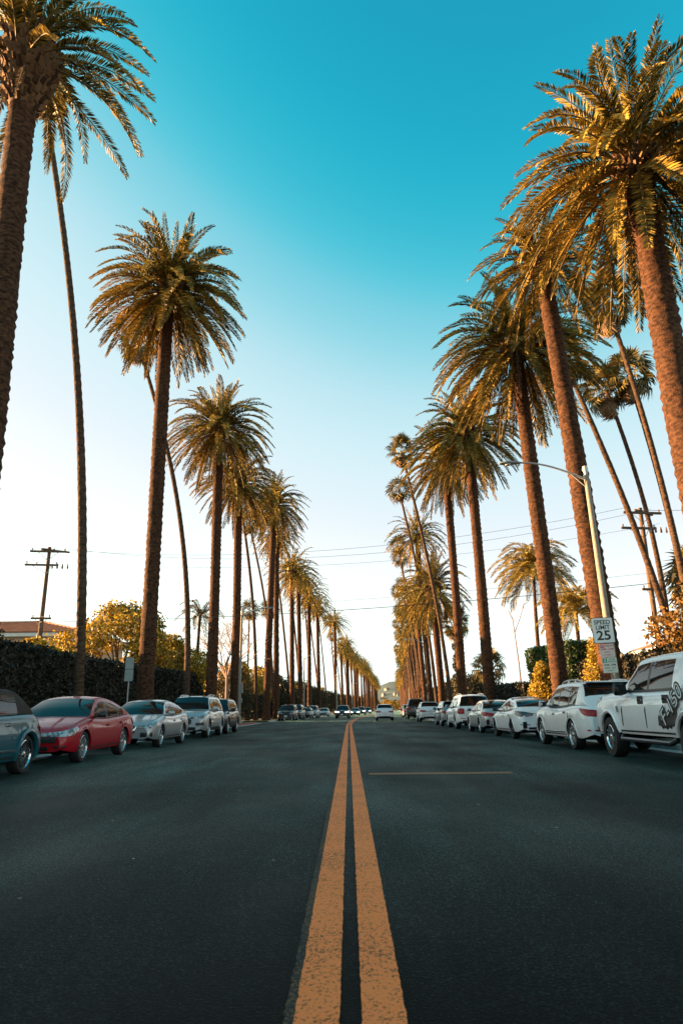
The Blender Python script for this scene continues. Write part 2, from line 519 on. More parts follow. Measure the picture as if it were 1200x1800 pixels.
# leaf litter and pale chips on the asphalt
rng = np.random.default_rng(11)
V, F = [], []
for i in range(170):
    x, y = rng.uniform(-7.4, 7.4), rng.uniform(1.4, 34)
    s_ = rng.uniform(.006, .022); a = rng.uniform(0, 6.28)
    o = len(V)
    for k in range(4):
        V.append((x + s_ * math.cos(a + k * 1.57) * (1.5 if k % 2 else .8), y + s_ * math.sin(a + k * 1.57), .008 + .006 * rng.random()))
    F.append((o, o + 1, o + 2, o + 3))
lit = link('road_litter', np_mesh('road_litter', V, F), pmat('dry_litter', (.16, .13, .09), (.42, .38, .30), .8, 3, island=.9), angle=0)
tag(lit, 'small pale chips and dry bits scattered over the asphalt', 'litter', kind='stuff')

# ------------------------------------------------------------------ palms
def rot_pts(P, M3):
    return P @ np.array(M3).T

def frond_arrays(e0, seed, L=4.0, pairs=84, leaf=.41, lw=.064, bend=1.2, quad=True, petiole=.10):
    """one feather leaf growing along +X from the origin at elevation e0 (radians), as vertices and quads"""
    r = np.random.default_rng(seed)
    n = 14
    e = e0
    P = [np.zeros(3)]; T = []
    side = r.normal(0, .10)
    for i in range(n):
        s = (i + .5) / n
        e = e0 - bend * s ** 1.5 * max(.18, math.cos(max(-1.45, e))) - .10 * s
        e = max(e, -1.5)
        az = side * s * s
        t = np.array([math.cos(e) * math.cos(az), math.cos(e) * math.sin(az), math.sin(e)])
        T.append(t); P.append(P[-1] + t * L / n)
    P = np.array(P); T.append(T[-1]); T = np.array(T)
    V, F = [], []
    # stalk: a thin three-sided rod
    rad = np.linspace(.045, .006, n + 1) * L / 4
    B = np.array([-np.sin(side), np.cos(side), 0])
    for i in range(n + 1):
        up_ = np.cross(T[i], B); up_ /= np.linalg.norm(up_)
        for k in range(3):
            a = 2.09 * k + .5
            V.append(P[i] + (B * math.cos(a) + up_ * math.sin(a)) * rad[i])
    for i in range(n):
        for k in range(3):
            a, b = 3 * i + k, 3 * i + (k + 1) % 3
            F.append((a, b, b + 3, a + 3))
    nst = len(F)
    vdeg = math.radians(28)
    for j in range(pairs):
        s = petiole + (1 - petiole) * (j + r.uniform(-.3, .3)) / (pairs - 1)
        s = min(max(s, .02), .999)
        q = s * n; i = min(int(q), n - 1); f = q - i
        p = P[i] * (1 - f) + P[i + 1] * f
        t = T[i]
        up_ = np.cross(t, B); up_ /= np.linalg.norm(up_)
        if up_[2] < 0 and e0 > -.5: up_ = up_
        prof = min(1, (s - petiole) / .18 + .35) * (1 - .62 * max(0, (s - .55) / .45) ** 1.6)
        ll = leaf * prof * r.uniform(.85, 1.12) * L / 4
        fwd = .45 + .75 * s
        for sg in (-1, 1):
            d = B * sg * math.cos(vdeg) + up_ * math.sin(vdeg) * r.uniform(.3, 1.3) + t * fwd * r.uniform(.8, 1.2)
            d /= np.linalg.norm(d)
            tip = p + d * ll + np.array([0, 0, -.10 * ll])
            bn = np.cross(d, t); bn /= np.linalg.norm(bn)
            tw = r.normal(0, .55)
            wv = (t * math.cos(tw) + bn * math.sin(tw)) * lw * L / 8
            mid = p + d * ll * .55
            o = len(V)
            V += [p - wv * .8, mid - wv * 1.1, tip, mid + wv * 1.1]
            F.append((o, o + 1, o + 2, o + 3))
    return np.array(V), np.array(F), nst

FCLASS = [1.42, 1.15, .92, .70, .48, .25, .02, -.22, -.48, -.80, -1.1]
FROND = {}
for ci, e0 in enumerate(FCLASS):
    for v in range(3):
        bend = [.6, 1.1, 1.5, 1.75, 1.85, 1.8, 1.65, 1.4, 1.1, .7, .3][ci]
        V, F, nst = frond_arrays(e0, 100 * ci + v, bend=bend)
        me = np_mesh('frond', V, F)
        me.materials.append(M['frond'] if ci < 7 else M['frond_old'])
        me.materials.append(M['rachis'])
        idx = np.zeros(len(F), dtype=np.int32); idx[:nst] = 1
        me.polygons.foreach_set('material_index', idx)
        FROND[(ci, v)] = me
for v in range(3):
    V, F, nst = frond_arrays(-1.15, 900 + v, L=3.4, pairs=30, leaf=.3, bend=.3)
    me = np_mesh('dead_frond', V, F); me.materials.append(M['frond_dead']); FROND[('dead', v)] = me

def crown_layout(n, rnd, top=1.0):
    """list of (class index, azimuth, length factor) on a golden-angle spiral from the bud down"""
    out = []
    for i in range(n):
        q = (i + .5) / n
        ci = min(len(FCLASS) - 1, int((q ** .92) * len(FCLASS) * top))
        az = i * 2.39996 + rnd.uniform(-.25, .25)
        ln = (.84 + .20 * min(1, q * 3)) * rnd.uniform(.90, 1.08)
        out.append((ci, az, ln))
    return out

def trunk_mesh(h, r0, r1, leanx, leany, seed, rings=None, n=20, rough=.06, bow=.0, flare=1.35):
    r = np.random.default_rng(seed)
    rings = rings or int(h / .16)
    V, F = [], []
    ph = r.uniform(0, 6.28)
    for i in range(rings + 1):
        s = i / rings
        z = s * h
        cxx = leanx * (s ** 1.25) + bow * math.sin(math.pi * s) + .05 * math.sin(3.1 * s + ph)
        cyy = leany * (s ** 1.25)
        rad = r0 + (r1 - r0) * s ** .8
        rad *= 1 + (flare - 1) * math.exp(-z / .55) + .03 * math.sin(9 * s + ph)
        ring = 1 + (rough if i % 2 else -rough * .6)
        jit = 1 + r.uniform(-rough, rough, n)
        for k in range(n):
            a = 2 * math.pi * (k + .5 * (i % 2)) / n
            q = rad * ring * jit[k]
            V.append((cxx + q * math.cos(a), cyy + q * math.sin(a), z))
    for i in range(rings):
        for k in range(n):
            a, b = i * n + k, i * n + (k + 1) % n
            F.append((a, b, b + n, a + n))
    return np_mesh('trunk', V, F)

def pineapple_mesh(h, r0, rb, seed, stubs=170):
    """bulb of cut leaf bases under the crown: core plus overlapping wedge stubs"""
    r = np.random.default_rng(seed)
    V, F = [], []
    n, m = 14, 10
    def rad(s): return r0 + (rb - r0) * math.sin(min(1, s * 1.25) * math.pi / 2) * (1 if s < .8 else 1 - .4 * (s - .8) / .2)
    for i in range(m + 1):
        s = i / m
        for k in range(n):
            a = 2 * math.pi * k / n
            V.append((rad(s) * .93 * math.cos(a), rad(s) * .93 * math.sin(a), s * h))
    for i in range(m):
        for k in range(n):
            a, b = i * n + k, i * n + (k + 1) % n
            F.append((a, b, b + n, a + n))
    for j in range(stubs):
        s = (j + .5) / stubs
        a = j * 2.39996
        q = rad(s) * .9; z = s * h
        out = np.array([math.cos(a), math.sin(a), 0]); tn = np.array([-math.sin(a), math.cos(a), 0]); upz = np.array([0, 0, 1.0])
        w = .085 * r.uniform(.8, 1.25); l = .20 * r.uniform(.7, 1.3) * (rb / .75)
        d = out * .62 + upz * .8
        b0 = out * q + upz * z
        o = len(V)
        V += [b0 - tn * w, b0 + tn * w, b0 + out * .02 + upz * .10 + tn * w * .2, b0 - upz * .05 + out * .05,
              b0 + d * l - tn * w * .75, b0 + d * l + tn * w * .75, b0 + d * l + upz * .04, b0 + d * l + out * .06 - upz * .06]
        F += [(o, o + 3, o + 7, o + 4), (o + 3, o + 1, o + 5, o + 7), (o + 4, o + 7, o + 5, o + 6), (o, o + 4, o + 6, o + 2), (o + 1, o + 2, o + 6, o + 5)]
    return np_mesh('leaf_bases', V, F)

def date_palm(x, y, h, label, group, seed, leanx=0, leany=0, r0=.36, r1=.32, nfr=105, size=1.0, dead=7, bulb=(1.1, .62), top_only=1.0, twist=0.0):
    rnd = random.Random(seed)
    root = empty('date_palm', (x, y, .10), 0, label, 'palm tree', group)
    hb = bulb[0]
    th = h - hb * .8
    link('trunk', trunk_mesh(th, r0, r1, leanx, leany, seed), M['trunk'], root, angle=180)
    top = Vector((leanx, leany, th))
    pa = link('leaf_bases', pineapple_mesh(hb, r1 * 1.02, bulb[1], seed + 1), M['boots'], root, angle=30, loc=top - Vector((0, 0, .05)))
    for ci, az, ln in crown_layout(nfr, rnd, top_only):
        me = FROND[(ci, rnd.randrange(3))]
        e0 = FCLASS[ci]
        f = link('frond', me, None, root)
        rr = bulb[1] * (.35 + .5 * (1 - max(0, math.sin(e0))))
        f.location = (top.x + rr * math.cos(az), top.y + rr * math.sin(az), th + hb * (.55 + .42 * math.sin(max(-.9, e0))))
        f.rotation_euler = (rnd.uniform(-.35, .35), rnd.uniform(-.08, .08), az + twist)
        k = ln * size
        f.scale = (k, k, k)
    for i in range(dead):
        az = rnd.uniform(0, 6.28)
        f = link('dead_frond', FROND[('dead', rnd.randrange(3))], None, root)
        f.location = (top.x + bulb[1] * .8 * math.cos(az), top.y + bulb[1] * .8 * math.sin(az), th + hb * .3)
        f.rotation_euler = (0, 0, az)
        k = rnd.uniform(.6, 1.0) * size
        f.scale = (k, k, k)
    return root

# joined crowns for the palms far down the road
def joined_crown(seed, nfr=70, pairs=24, size=1.0):
    rnd = random.Random(seed)
    Vs, Fs, mi = [], [], []
    off = 0
    for ci, az, ln in crown_layout(nfr, rnd):
        bend = [.6, 1.1, 1.5, 1.75, 1.85, 1.8, 1.65, 1.4, 1.1, .7, .3][ci]
        V, F, nst = frond_arrays(FCLASS[ci], seed * 50 + ci * 7 + rnd.randrange(4), L=4.0 * ln * size, pairs=pairs, lw=.15, bend=bend)
        q = np.array(Matrix.Rotation(az, 3, 'Z') @ Matrix.Rotation(rnd.uniform(-.3, .3), 3, 'X'))
        V = V @ q.T
        V[:, 0] += .35 * math.cos(az); V[:, 1] += .35 * math.sin(az); V[:, 2] += .35 * math.sin(FCLASS[ci])
        Vs.append(V); Fs.append(F + off); off += len(V)
        mi += [0 if ci < 7 else 1] * len(F)
    me = np_mesh('crown', np.concatenate(Vs), np.concatenate(Fs))
    me.materials.append(M['frond']); me.materials.append(M['frond_old'])
    me.polygons.foreach_set('material_index', np.array(mi, dtype=np.int32))
    return me
CROWN = [joined_crown(s) for s in (3, 5, 8, 13)]
FAR_TRUNK = [trunk_mesh(19.0, .36, .31, 0.0, 0, 50 + i, rings=50, n=10) for i in range(2)]
FAR_BULB = pineapple_mesh(1.0, .37, .58, 77, stubs=60)

def far_date_palm(x, y, h, label, group, rnd, leanx=0.0, size=1.0):
    root = empty('date_palm', (x, y, .10), rnd.uniform(0, 6.28) if leanx == 0 else 0, label, 'palm tree', group)
    root.rotation_euler = (0, math.atan2(leanx, h), 0)
    t = link('trunk', FAR_TRUNK[rnd.randrange(2)], M['trunk'], root, angle=180)
    t.scale = (1, 1, h / 19.0); t.rotation_euler = (0, 0, rnd.uniform(0, 6.28))
    b = link('leaf_bases', FAR_BULB, M['boots'], root, angle=30, loc=(0, 0, h - .5))
    c = link('crown', CROWN[rnd.randrange(4)], None, root, loc=(0, 0, h + .3))
    c.rotation_euler = (rnd.uniform(-.10, .10), rnd.uniform(-.10, .10), rnd.uniform(0, 6.28))
    k = size * rnd.uniform(.80, 1.06); c.scale = (k, k, k)
    c['kind'] = 'stuff'
    return root

# fan palms (tall thin ones between the date palms)
def fan_leaf_arrays(seed, R_=.75, seg=17, droop=.35, pet=.8):
    r = np.random.default_rng(seed)
    V, F = [], []
    V += [(0, -.016, 0), (0, .016, 0), (pet, .010, 0), (pet, -.010, 0)]
    F.append((0, 1, 2, 3))
    for k in range(seg):
        a = -2.05 + 4.1 * k / (seg - 1)
        l = R_ * (1 - .25 * (abs(a) / 2.05) ** 2) * r.uniform(.85, 1.1)
        c, s = math.cos(a), math.sin(a)
        w = .055
        z1 = .06 * math.cos(2 * a)
        d1 = np.array([pet + c * l * .6, s * l * .6, z1])
        d2 = np.array([pet + c * l * .95, s * l * .95, -droop * l * r.uniform(.5, 1.4)])
        n_ = np.array([-s, c, 0]) * w
        o = len(V)
        V += [(pet, 0, 0), tuple(d1 - n_), tuple(d2), tuple(d1 + n_)]
        F.append((o, o + 1, o + 2, o + 3))
    return np.array(V, dtype=float), np.array(F)
FAN = []
for v in range(4):
    V, F = fan_leaf_arrays(300 + v, droop=.25 + .15 * v)
    me = np_mesh('fan_leaf', V, F); me.materials.append(M['fan']); FAN.append(me)
FAN_DEAD = []
for v in range(2):
    V, F = fan_leaf_arrays(340 + v, R_=.65, droop=.7)
    me = np_mesh('dead_leaf', V, F); me.materials.append(M['frond_dead']); FAN_DEAD.append(me)

def fan_layout(n, rnd):
    out = []
    for i in range(n):
        q = (i + .5) / n
        out.append((1.35 - 2.35 * q, i * 2.39996 + rnd.uniform(-.3, .3), rnd.uniform(.85, 1.15)))
    return out

def joined_fan(seed, n=38, dead=16):
    rnd = random.Random(seed)
    Vs, Fs, mi, off = [], [], [], 0
    for el, az, k in fan_layout(n, rnd) + [(-1.25, rnd.uniform(0, 6.28), .8) for _ in range(dead)]:
        V, F = fan_leaf_arrays(rnd.randrange(9999), seg=9, droop=.4)
        V[4:, 1] *= 1.2
        q = np.array(Matrix.Rotation(az, 3, 'Z') @ Matrix.Rotation(-el, 3, 'Y') @ Matrix.Rotation(rnd.uniform(-.6, .6), 3, 'X'))
        V = (V * k) @ q.T
        Vs.append(V); Fs.append(F + off); off += len(V); mi += [0 if el > -1.2 else 1] * len(F)
    me = np_mesh('crown', np.concatenate(Vs), np.concatenate(Fs))
    me.materials.append(M['fan']); me.materials.append(M['frond_dead'])
    me.polygons.foreach_set('material_index', np.array(mi, dtype=np.int32))
    return me
FANCROWN = [joined_fan(s) for s in (21, 22, 23)]

def fan_palm(x, y, h, label, group, seed, leanx=0.0, leany=0.0, bow=0.0, near=True, r0=.20, r1=.125, size=1.0, skirt=14, n=36):
    rnd = random.Random(seed)
    root = empty('fan_palm', (x, y, .10), 0, label, 'palm tree', group)
    link('trunk', trunk_mesh(h, r0, r1, leanx, leany, seed, rings=int(h / .22) if near else 36, n=10, rough=.03, bow=bow, flare=1.5), M['thin_trunk'], root, angle=180)
    if near:
        for el, az, k in fan_layout(n, rnd):
            f = link('fan_leaf', FAN[rnd.randrange(4)], None, root, loc=(leanx + .1 * math.cos(az), leany + .1 * math.sin(az), h + .25 * math.sin(el)))
            f.rotation_euler = (rnd.uniform(-.6, .6), -el, az); f.scale = (k * size,) * 3
        for i in range(skirt):
            az = rnd.uniform(0, 6.28)
            f = link('dead_leaf', FAN_DEAD[rnd.randrange(2)], None, root, loc=(leanx + .12 * math.cos(az), leany + .12 * math.sin(az), h - rnd.uniform(.1, .7)))
            f.rotation_euler = (rnd.uniform(-.5, .5), rnd.uniform(1.15, 1.5), az); f.scale = (rnd.uniform(.7, 1.0) * size,) * 3
    else:
        c = link('crown', FANCROWN[seed % 3], None, root, loc=(leanx, leany, h))
        c.rotation_euler = (0, 0, rnd.uniform(0, 6.28)); c.scale = (size * 1.2,) * 3
        c['kind'] = 'stuff'
    return root

GL = 'date palms lining the hedge side of the road'
GR = 'date palms lining the pickup side of the road'
SL_, SR_ = 'on the hedge side of the road', 'on the pickup side of the road'
# hedge side (x, y, crown height, lean)
date_palm(-9.2, 16.7, 21.3, 'towering date palm with a fat stubbed neck, beside the teal convertible', GL, 1, leanx=-.65, bulb=(3.0, .92), nfr=66, r0=.42, r1=.39, dead=5, top_only=.66, size=.87, twist=.4)
date_palm(-9.0, 31.0, 22.3, 'full round date palm rising behind the red sedan and the silver sedan', GL, 2, leanx=-.1, size=1.0, nfr=150)
date_palm(-9.0, 46.0, 20.9, 'golden-topped date palm rising just behind the pale silver SUV', GL, 3, leanx=-.15, nfr=120)
date_palm(-9.1, 56.5, 20.2, 'date palm beside the street lamp with the control box', GL, 4, leanx=-.3, nfr=105, size=.97)
date_palm(-8.2, 71.0, 22.6, 'date palm standing just past the side road corner on the hedge side', GL, 5, leanx=.3, nfr=105, size=.97)
# pickup side
date_palm(9.4, 17.2, 17.0, 'huge shaggy date palm towering over the white pickup', GR, 6, leanx=-.45, r0=.43, r1=.40, nfr=125, size=1.0, bulb=(1.2, .66), dead=6)
date_palm(9.0, 23.8, 18.4, 'date palm with a thick pinkish trunk directly behind the speed limit sign', GR, 7, leanx=-1.0, r0=.40, r1=.32, nfr=85, size=.68)
date_palm(9.1, 30.4, 18.3, 'date palm with a wide drooping skirt, rising behind the pearl SUV', GR, 8, leanx=-.55, nfr=135, size=1.02)
date_palm(9.0, 45.0, 19.8, 'date palm with a dark hanging crown, behind the white SUV with roof rails', GR, 9, leanx=-.4, nfr=112)
date_palm(9.1, 56.5, 22.0, 'date palm with a shaggy collar, leaning over the grey hatchback', GR, 10, leanx=-.4, nfr=108, bulb=(1.5, .62))
date_palm(9.2, 70.0, 13.4, 'shorter date palm with a swollen pineapple neck, near the plain street lamp', GR, 11, leanx=-.4, nfr=100, bulb=(2.6, .85), size=.95)

rnd = random.Random(42)
ORD = ['sixth', 'seventh', 'eighth', 'ninth', 'tenth', 'eleventh', 'twelfth', 'thirteenth', 'fourteenth', 'fifteenth', 'sixteenth', 'seventeenth', 'eighteenth']
yl = [(82, 21.4), (95, 19.6), (103, 20.3), (117, 20.0), (130, 19.5), (163, 20.6), (186, 16.5)]
y_ = 205
while y_ < 560:
    yl.append((y_ + rnd.uniform(-3, 3), rnd.uniform(17, 22))); y_ += rnd.uniform(11, 16)
for i, (y, h) in enumerate(yl):
    if i < 7:
        lab = 'date palm number %d from the camera %s' % (i + 6, SL_)
        lab = ORD[i] + ' date palm from the camera, ' + SL_
    else:
        lab = 'small date palm in the row past the bend, hedge side of the road'
    far_date_palm(cx(y) - 9.0 + rnd.uniform(-.25, .25), y, h, lab, GL if i < 7 else 'small far date palms of the hedge side row', rnd, leanx=-.3 + rnd.uniform(-.2, .2))
yr = [(84, 21.8), (97, 14.8), (108, 18.6), (121, 16.0), (134, 20.2), (148, 15.5), (160, 17.5), (172, 14.5), (186, 18.0)]
y_ = 200
while y_ < 560:
    yr.append((y_ + rnd.uniform(-3, 3), rnd.uniform(14, 20))); y_ += rnd.uniform(11, 16)
for i, (y, h) in enumerate(yr):
    lab = (ORD[i + 1] + ' date palm from the camera, ' + SR_) if i < 9 else 'small date palm in the row past the bend, pickup side of the road'
    far_date_palm(cx(y) + 9.1 + rnd.uniform(-.25, .25), y, h, lab, GR if i < 9 else 'small far date palms of the pickup side row', rnd, leanx=-.9 if i < 2 else -.5)

GF = 'tall thin fan palms between the date palms'
fan_palm(-10.3, 27.0, 31.5, 'very tall thin fan palm between the red sedan and the clipped hedge', GF, 31, leanx=-4.9, bow=.5, skirt=22, size=1.1)
fan_palm(-10.0, 43.0, 26.2, 'thin leaning fan palm beside the airy golden tree, behind the silver SUV', GF, 32, leanx=-4.6, bow=1.0)
fan_palm(-9.6, 73.0, 25.5, 'thin fan palm with a dark trunk behind the street lamp at the corner', GF, 33, leanx=-2.6, bow=.5)
fan_palm(-9.4, 64 + 24, 25, 'thin fan palm behind the parked black SUVs past the corner', GF, 34, leanx=-3.6, bow=.5, near=False)
fan_palm(9.2, 64.0, 25.8, 'thin fan palm leaning by the plain street lamp, taller of the pair', GF, 35, leanx=-3.6, bow=.3)
fan_palm(9.4, 76.0, 25.6, 'thin fan palm leaning by the plain street lamp, lower of the pair', GF, 36, leanx=-3.2, bow=.3, near=False)
for i, (y, h) in enumerate([(104, 25), (113, 25), (128, 23), (141, 24), (155, 22), (168, 23), (182, 22), (197, 21), (220, 22), (245, 21), (270, 22), (300, 21)]):
    fan_palm(cx(y) + 9.2, y, h + .5, 'slender leaning fan palm in the crowded far row, pickup side', 'far slender fan palms, pickup side', 40 + i, leanx=-3.2 + .4 * (i % 3), near=False)
for i, (y, h) in enumerate([(99, 24), (110, 23), (124, 23), (138, 22), (152, 22), (175, 23), (196, 21), (222, 22), (250, 21), (285, 21)]):
    fan_palm(cx(y) - 9.7, y, h, 'slender fan palm standing in the far row, hedge side', 'far slender fan palms, hedge side', 60 + i, leanx=-2.6 + .5 * (i % 3), near=False)
# garden fan palms behind the pickup side houses
fan_palm(17.8, 37.0, 21.0, 'leaning fan palm with rough stubbed lower trunk, crown lost behind the trunk row', 'fan palms in the gardens, pickup side', 71, leanx=-4.6, bow=.2, r0=.22, r1=.13)
fan_palm(19.2, 42.0, 21.5, 'fan palm with a brown skirt between the lamp and the utility pole', 'fan palms in the gardens, pickup side', 72, leanx=-1.7, bow=.8, skirt=34, r0=.2, r1=.12, size=1.15)
fan_palm(20.3, 41.0, 22.0, 'fan palm with a speckled trunk just behind the utility pole', 'fan palms in the gardens, pickup side', 73, leanx=-1.6, bow=.5, skirt=30, r0=.2, r1=.12, size=1.15)
fan_palm(17.5, 35.0, 23.5, 'fan palm half hidden behind the shaggy date palm over the pickup', 'fan palms in the gardens, pickup side', 74, leanx=-2.2, bow=.4, skirt=30, r0=.2, r1=.12, size=1.15)
fan_palm(11.2, 72.0, 9.6, 'short fan palm with a golden tuft beside the dark green cypress', 'low fan palms in the gardens', 75, skirt=10, size=1.25)
fan_palm(13.2, 66.0, 4.6, 'low bushy fan palm glowing gold behind the parked white SUV', 'low fan palms in the gardens', 76, skirt=12, size=1.15)
fan_palm(24, 46, 9.0, 'broad fan palm among the rusty bushes by the utility pole', 'low fan palms in the gardens', 77, skirt=16, size=1.8)
fan_palm(-17.5, 122, 18.2, 'pale far fan palm, the one closer to the street lamp', 'pale fan palms beyond the hedge side gardens', 78, near=False, size=1.3)
fan_palm(-14.6, 128, 19.2, 'pale far fan palm, the one closer to the date palm row', 'pale fan palms beyond the hedge side gardens', 79, near=False, size=1.3)

# queen palms: arching soft feather leaves
QF = []
for v in range(4):
    V, F, nst = frond_arrays([1.25, .95, .5, .0][v], 700 + v, L=3.4, pairs=80, leaf=.60, lw=.055, bend=2.3)
    V[:, 2] -= 0
    me = np_mesh('feather_leaf', V, F); me.materials.append(M['feather']); QF.append(me)
QD = []
for v in range(4):
    me = QF[v].copy(); me.materials.clear(); me.materials.append(M['leaf_olive']); QD.append(me)

def queen_palm(x, y, h, label, seed, n=26, size=1.0, leaves=None, group=None, r=.16):
    rd = random.Random(seed)
    root = empty('queen_palm', (x, y, .1), 0, label, 'palm tree', group)
    link('trunk', trunk_mesh(h, r, r * .75, .2, 0, seed, n=10, rough=.03), M['thin_trunk'], root, angle=180)
    for i in range(n):
        q = (i + .5) / n
        f = link('feather_leaf', (leaves or QF)[min(3, int(q * 4))], None, root, loc=(.2, 0, h))
        f.rotation_euler = (rd.uniform(-.4, .4), rd.uniform(-.15, .15), i * 2.4 + rd.uniform(-.3, .3))
        f.scale = (size * rd.uniform(.85, 1.1),) * 3
    return root
queen_palm(13.6, 50.0, 10.6, 'fluffy golden queen palm behind the dark clipped hedge', 81, n=76, size=1.08)
queen_palm(15.4, 47.0, 7.2, 'lower queen palm with drooping golden leaves beside the taller fluffy one', 82, n=56, size=.95)
queen_palm(-13.1, 60.0, 9.0, 'dark green feathery palm behind the pale silver SUV', 83, n=20, size=.75, leaves=QD)

# ------------------------------------------------------------------ leafy trees, shrubs and hedges
def leaf_cloud(clumps, n, size, seed, aspect=.55, shell=.55, name='crown'):
    """n rhombic leaves spread through ellipsoid clumps (cx, cy, cz, rx, ry, rz)"""
    r = np.random.default_rng(seed)
    C = np.array(clumps, dtype=float)
    w = C[:, 3] * C[:, 4] + C[:, 4] * C[:, 5] + C[:, 3] * C[:, 5]
    k = r.choice(len(C), n, p=w / w.sum())
    d = r.normal(size=(n, 3)); d /= np.linalg.norm(d, axis=1)[:, None]
    q = 1 - (1 - shell) * r.random(n) ** .7 + r.normal(0, .05, n)
    ctr = C[k, :3] + d * C[k, 3:] * q[:, None]
    a = r.normal(size=(n, 3)) + d * .4; a /= np.linalg.norm(a, axis=1)[:, None]
    b = np.cross(a, r.normal(size=(n, 3))); b /= np.linalg.norm(b, axis=1)[:, None]
    s = size * r.uniform(.6, 1.35, n)[:, None]
    V = np.empty((n, 4, 3))
    V[:, 0] = ctr - a * s; V[:, 1] = ctr + b * s * aspect; V[:, 2] = ctr + a * s; V[:, 3] = ctr - b * s * aspect
    return np_mesh(name, V.reshape(-1, 3), np.arange(4 * n).reshape(-1, 4))

def tree_skeleton(clumps, h0, r0, seed):
    rd = random.Random(seed)
    mb = MB()
    trunk_top = Vector((rd.uniform(-.2, .2), rd.uniform(-.2, .2), h0))
    mb.tube([(0, 0, -.1), (trunk_top.x * .5, trunk_top.y * .5, h0 * .5), trunk_top], [r0 * 1.3, r0, r0 * .8], 8)
    lb = MB()
    for c in clumps:
        e = Vector(c[:3])
        mid = trunk_top.lerp(e, .5) + Vector((rd.uniform(-.3, .3), rd.uniform(-.3, .3), rd.uniform(0, .4)))
        lb.tube([trunk_top - Vector((0, 0, .2)), mid, e], [r0 * .5, r0 * .3, r0 * .1], 5)
    return mb, lb

def clumps_round(h, w, n, seed, low=.3, cr=.30):
    rd = random.Random(seed)
    out = []
    for i in range(n):
        q = (i + .5) / n
        z = h * (low + (1 - low) * q * .92)
        prof = math.sin(math.pi * min(.97, .18 + .80 * q)) ** .7
        a = i * 2.39996 + rd.uniform(-.5, .5)
        rr = w * .5 * prof * rd.uniform(.45, .95)
        s = w * cr * rd.uniform(.6, 1.15)
        out.append((rr * math.cos(a), rr * math.sin(a), z, s, s, s * .72))
    return out

TREE = {}
def tree_proto(key, h, w, ncl, nleaf, size, mat, seed, low=.3, cr=.30, h0=.35, r0=.16, shell=.5):
    cl = clumps_round(h, w, ncl, seed, low, cr)
    tk, lb = tree_skeleton(cl, h * h0, r0, seed)
    me1 = bpy.data.meshes.new('trunk'); me1.from_pydata(tk.v, [], tk.f)
    me2 = bpy.data.meshes.new('limbs'); me2.from_pydata(lb.v, [], lb.f)
    TREE[key] = (me1, me2, leaf_cloud(cl, nleaf, size, seed, shell=shell), mat)
tree_proto('gold', 8.6, 8.5, 26, 15000, .13, M['leaf_gold'], 201, low=.36, cr=.17, h0=.3)
tree_proto('gold2', 5.0, 4.6, 16, 8000, .11, M['leaf_gold'], 202, low=.2, cr=.2)
tree_proto('green', 6.6, 6.2, 20, 12000, .13, M['leaf_green'], 203, low=.22, cr=.24)
tree_proto('dark', 7.2, 6.8, 22, 13000, .14, M['leaf_dark'], 204, low=.15, cr=.25)
tree_proto('dark2', 5.6, 6.6, 18, 11000, .14, M['leaf_dark'], 205, low=.12, cr=.27)
tree_proto('olive', 7.0, 6.0, 20, 11000, .13, M['leaf_olive'], 206, low=.18, cr=.23)
tree_proto('rust', 5.2, 5.4, 20, 12000, .085, M['leaf_rust'], 207, low=.10, cr=.22)
tree_proto('rust2', 3.4, 4.0, 14, 8000, .075, M['leaf_rust'], 208, low=.12, cr=.24)
tree_proto('bush', 2.4, 2.8, 12, 6000, .085, M['leaf_olive'], 209, low=.1, cr=.28)

def tree(key, x, y, label, group=None, s=1.0, sz=1.0, rz=0.0, mat=None, name='leafy_tree', cat='tree'):
    a, b, c, m = TREE[key]
    root = empty(name, (x, y, .1), rz, label, cat, group)
    root.scale = (s, s, s * sz)
    link('trunk', a, M['bark'], root)
    link('limbs', b, M['bark'], root)
    cr = link('crown', c, m, root, angle=0)
    cr['kind'] = 'stuff'
    if mat is not None:
        cr.material_slots[0].link = 'OBJECT'; cr.material_slots[0].material = mat
    return root

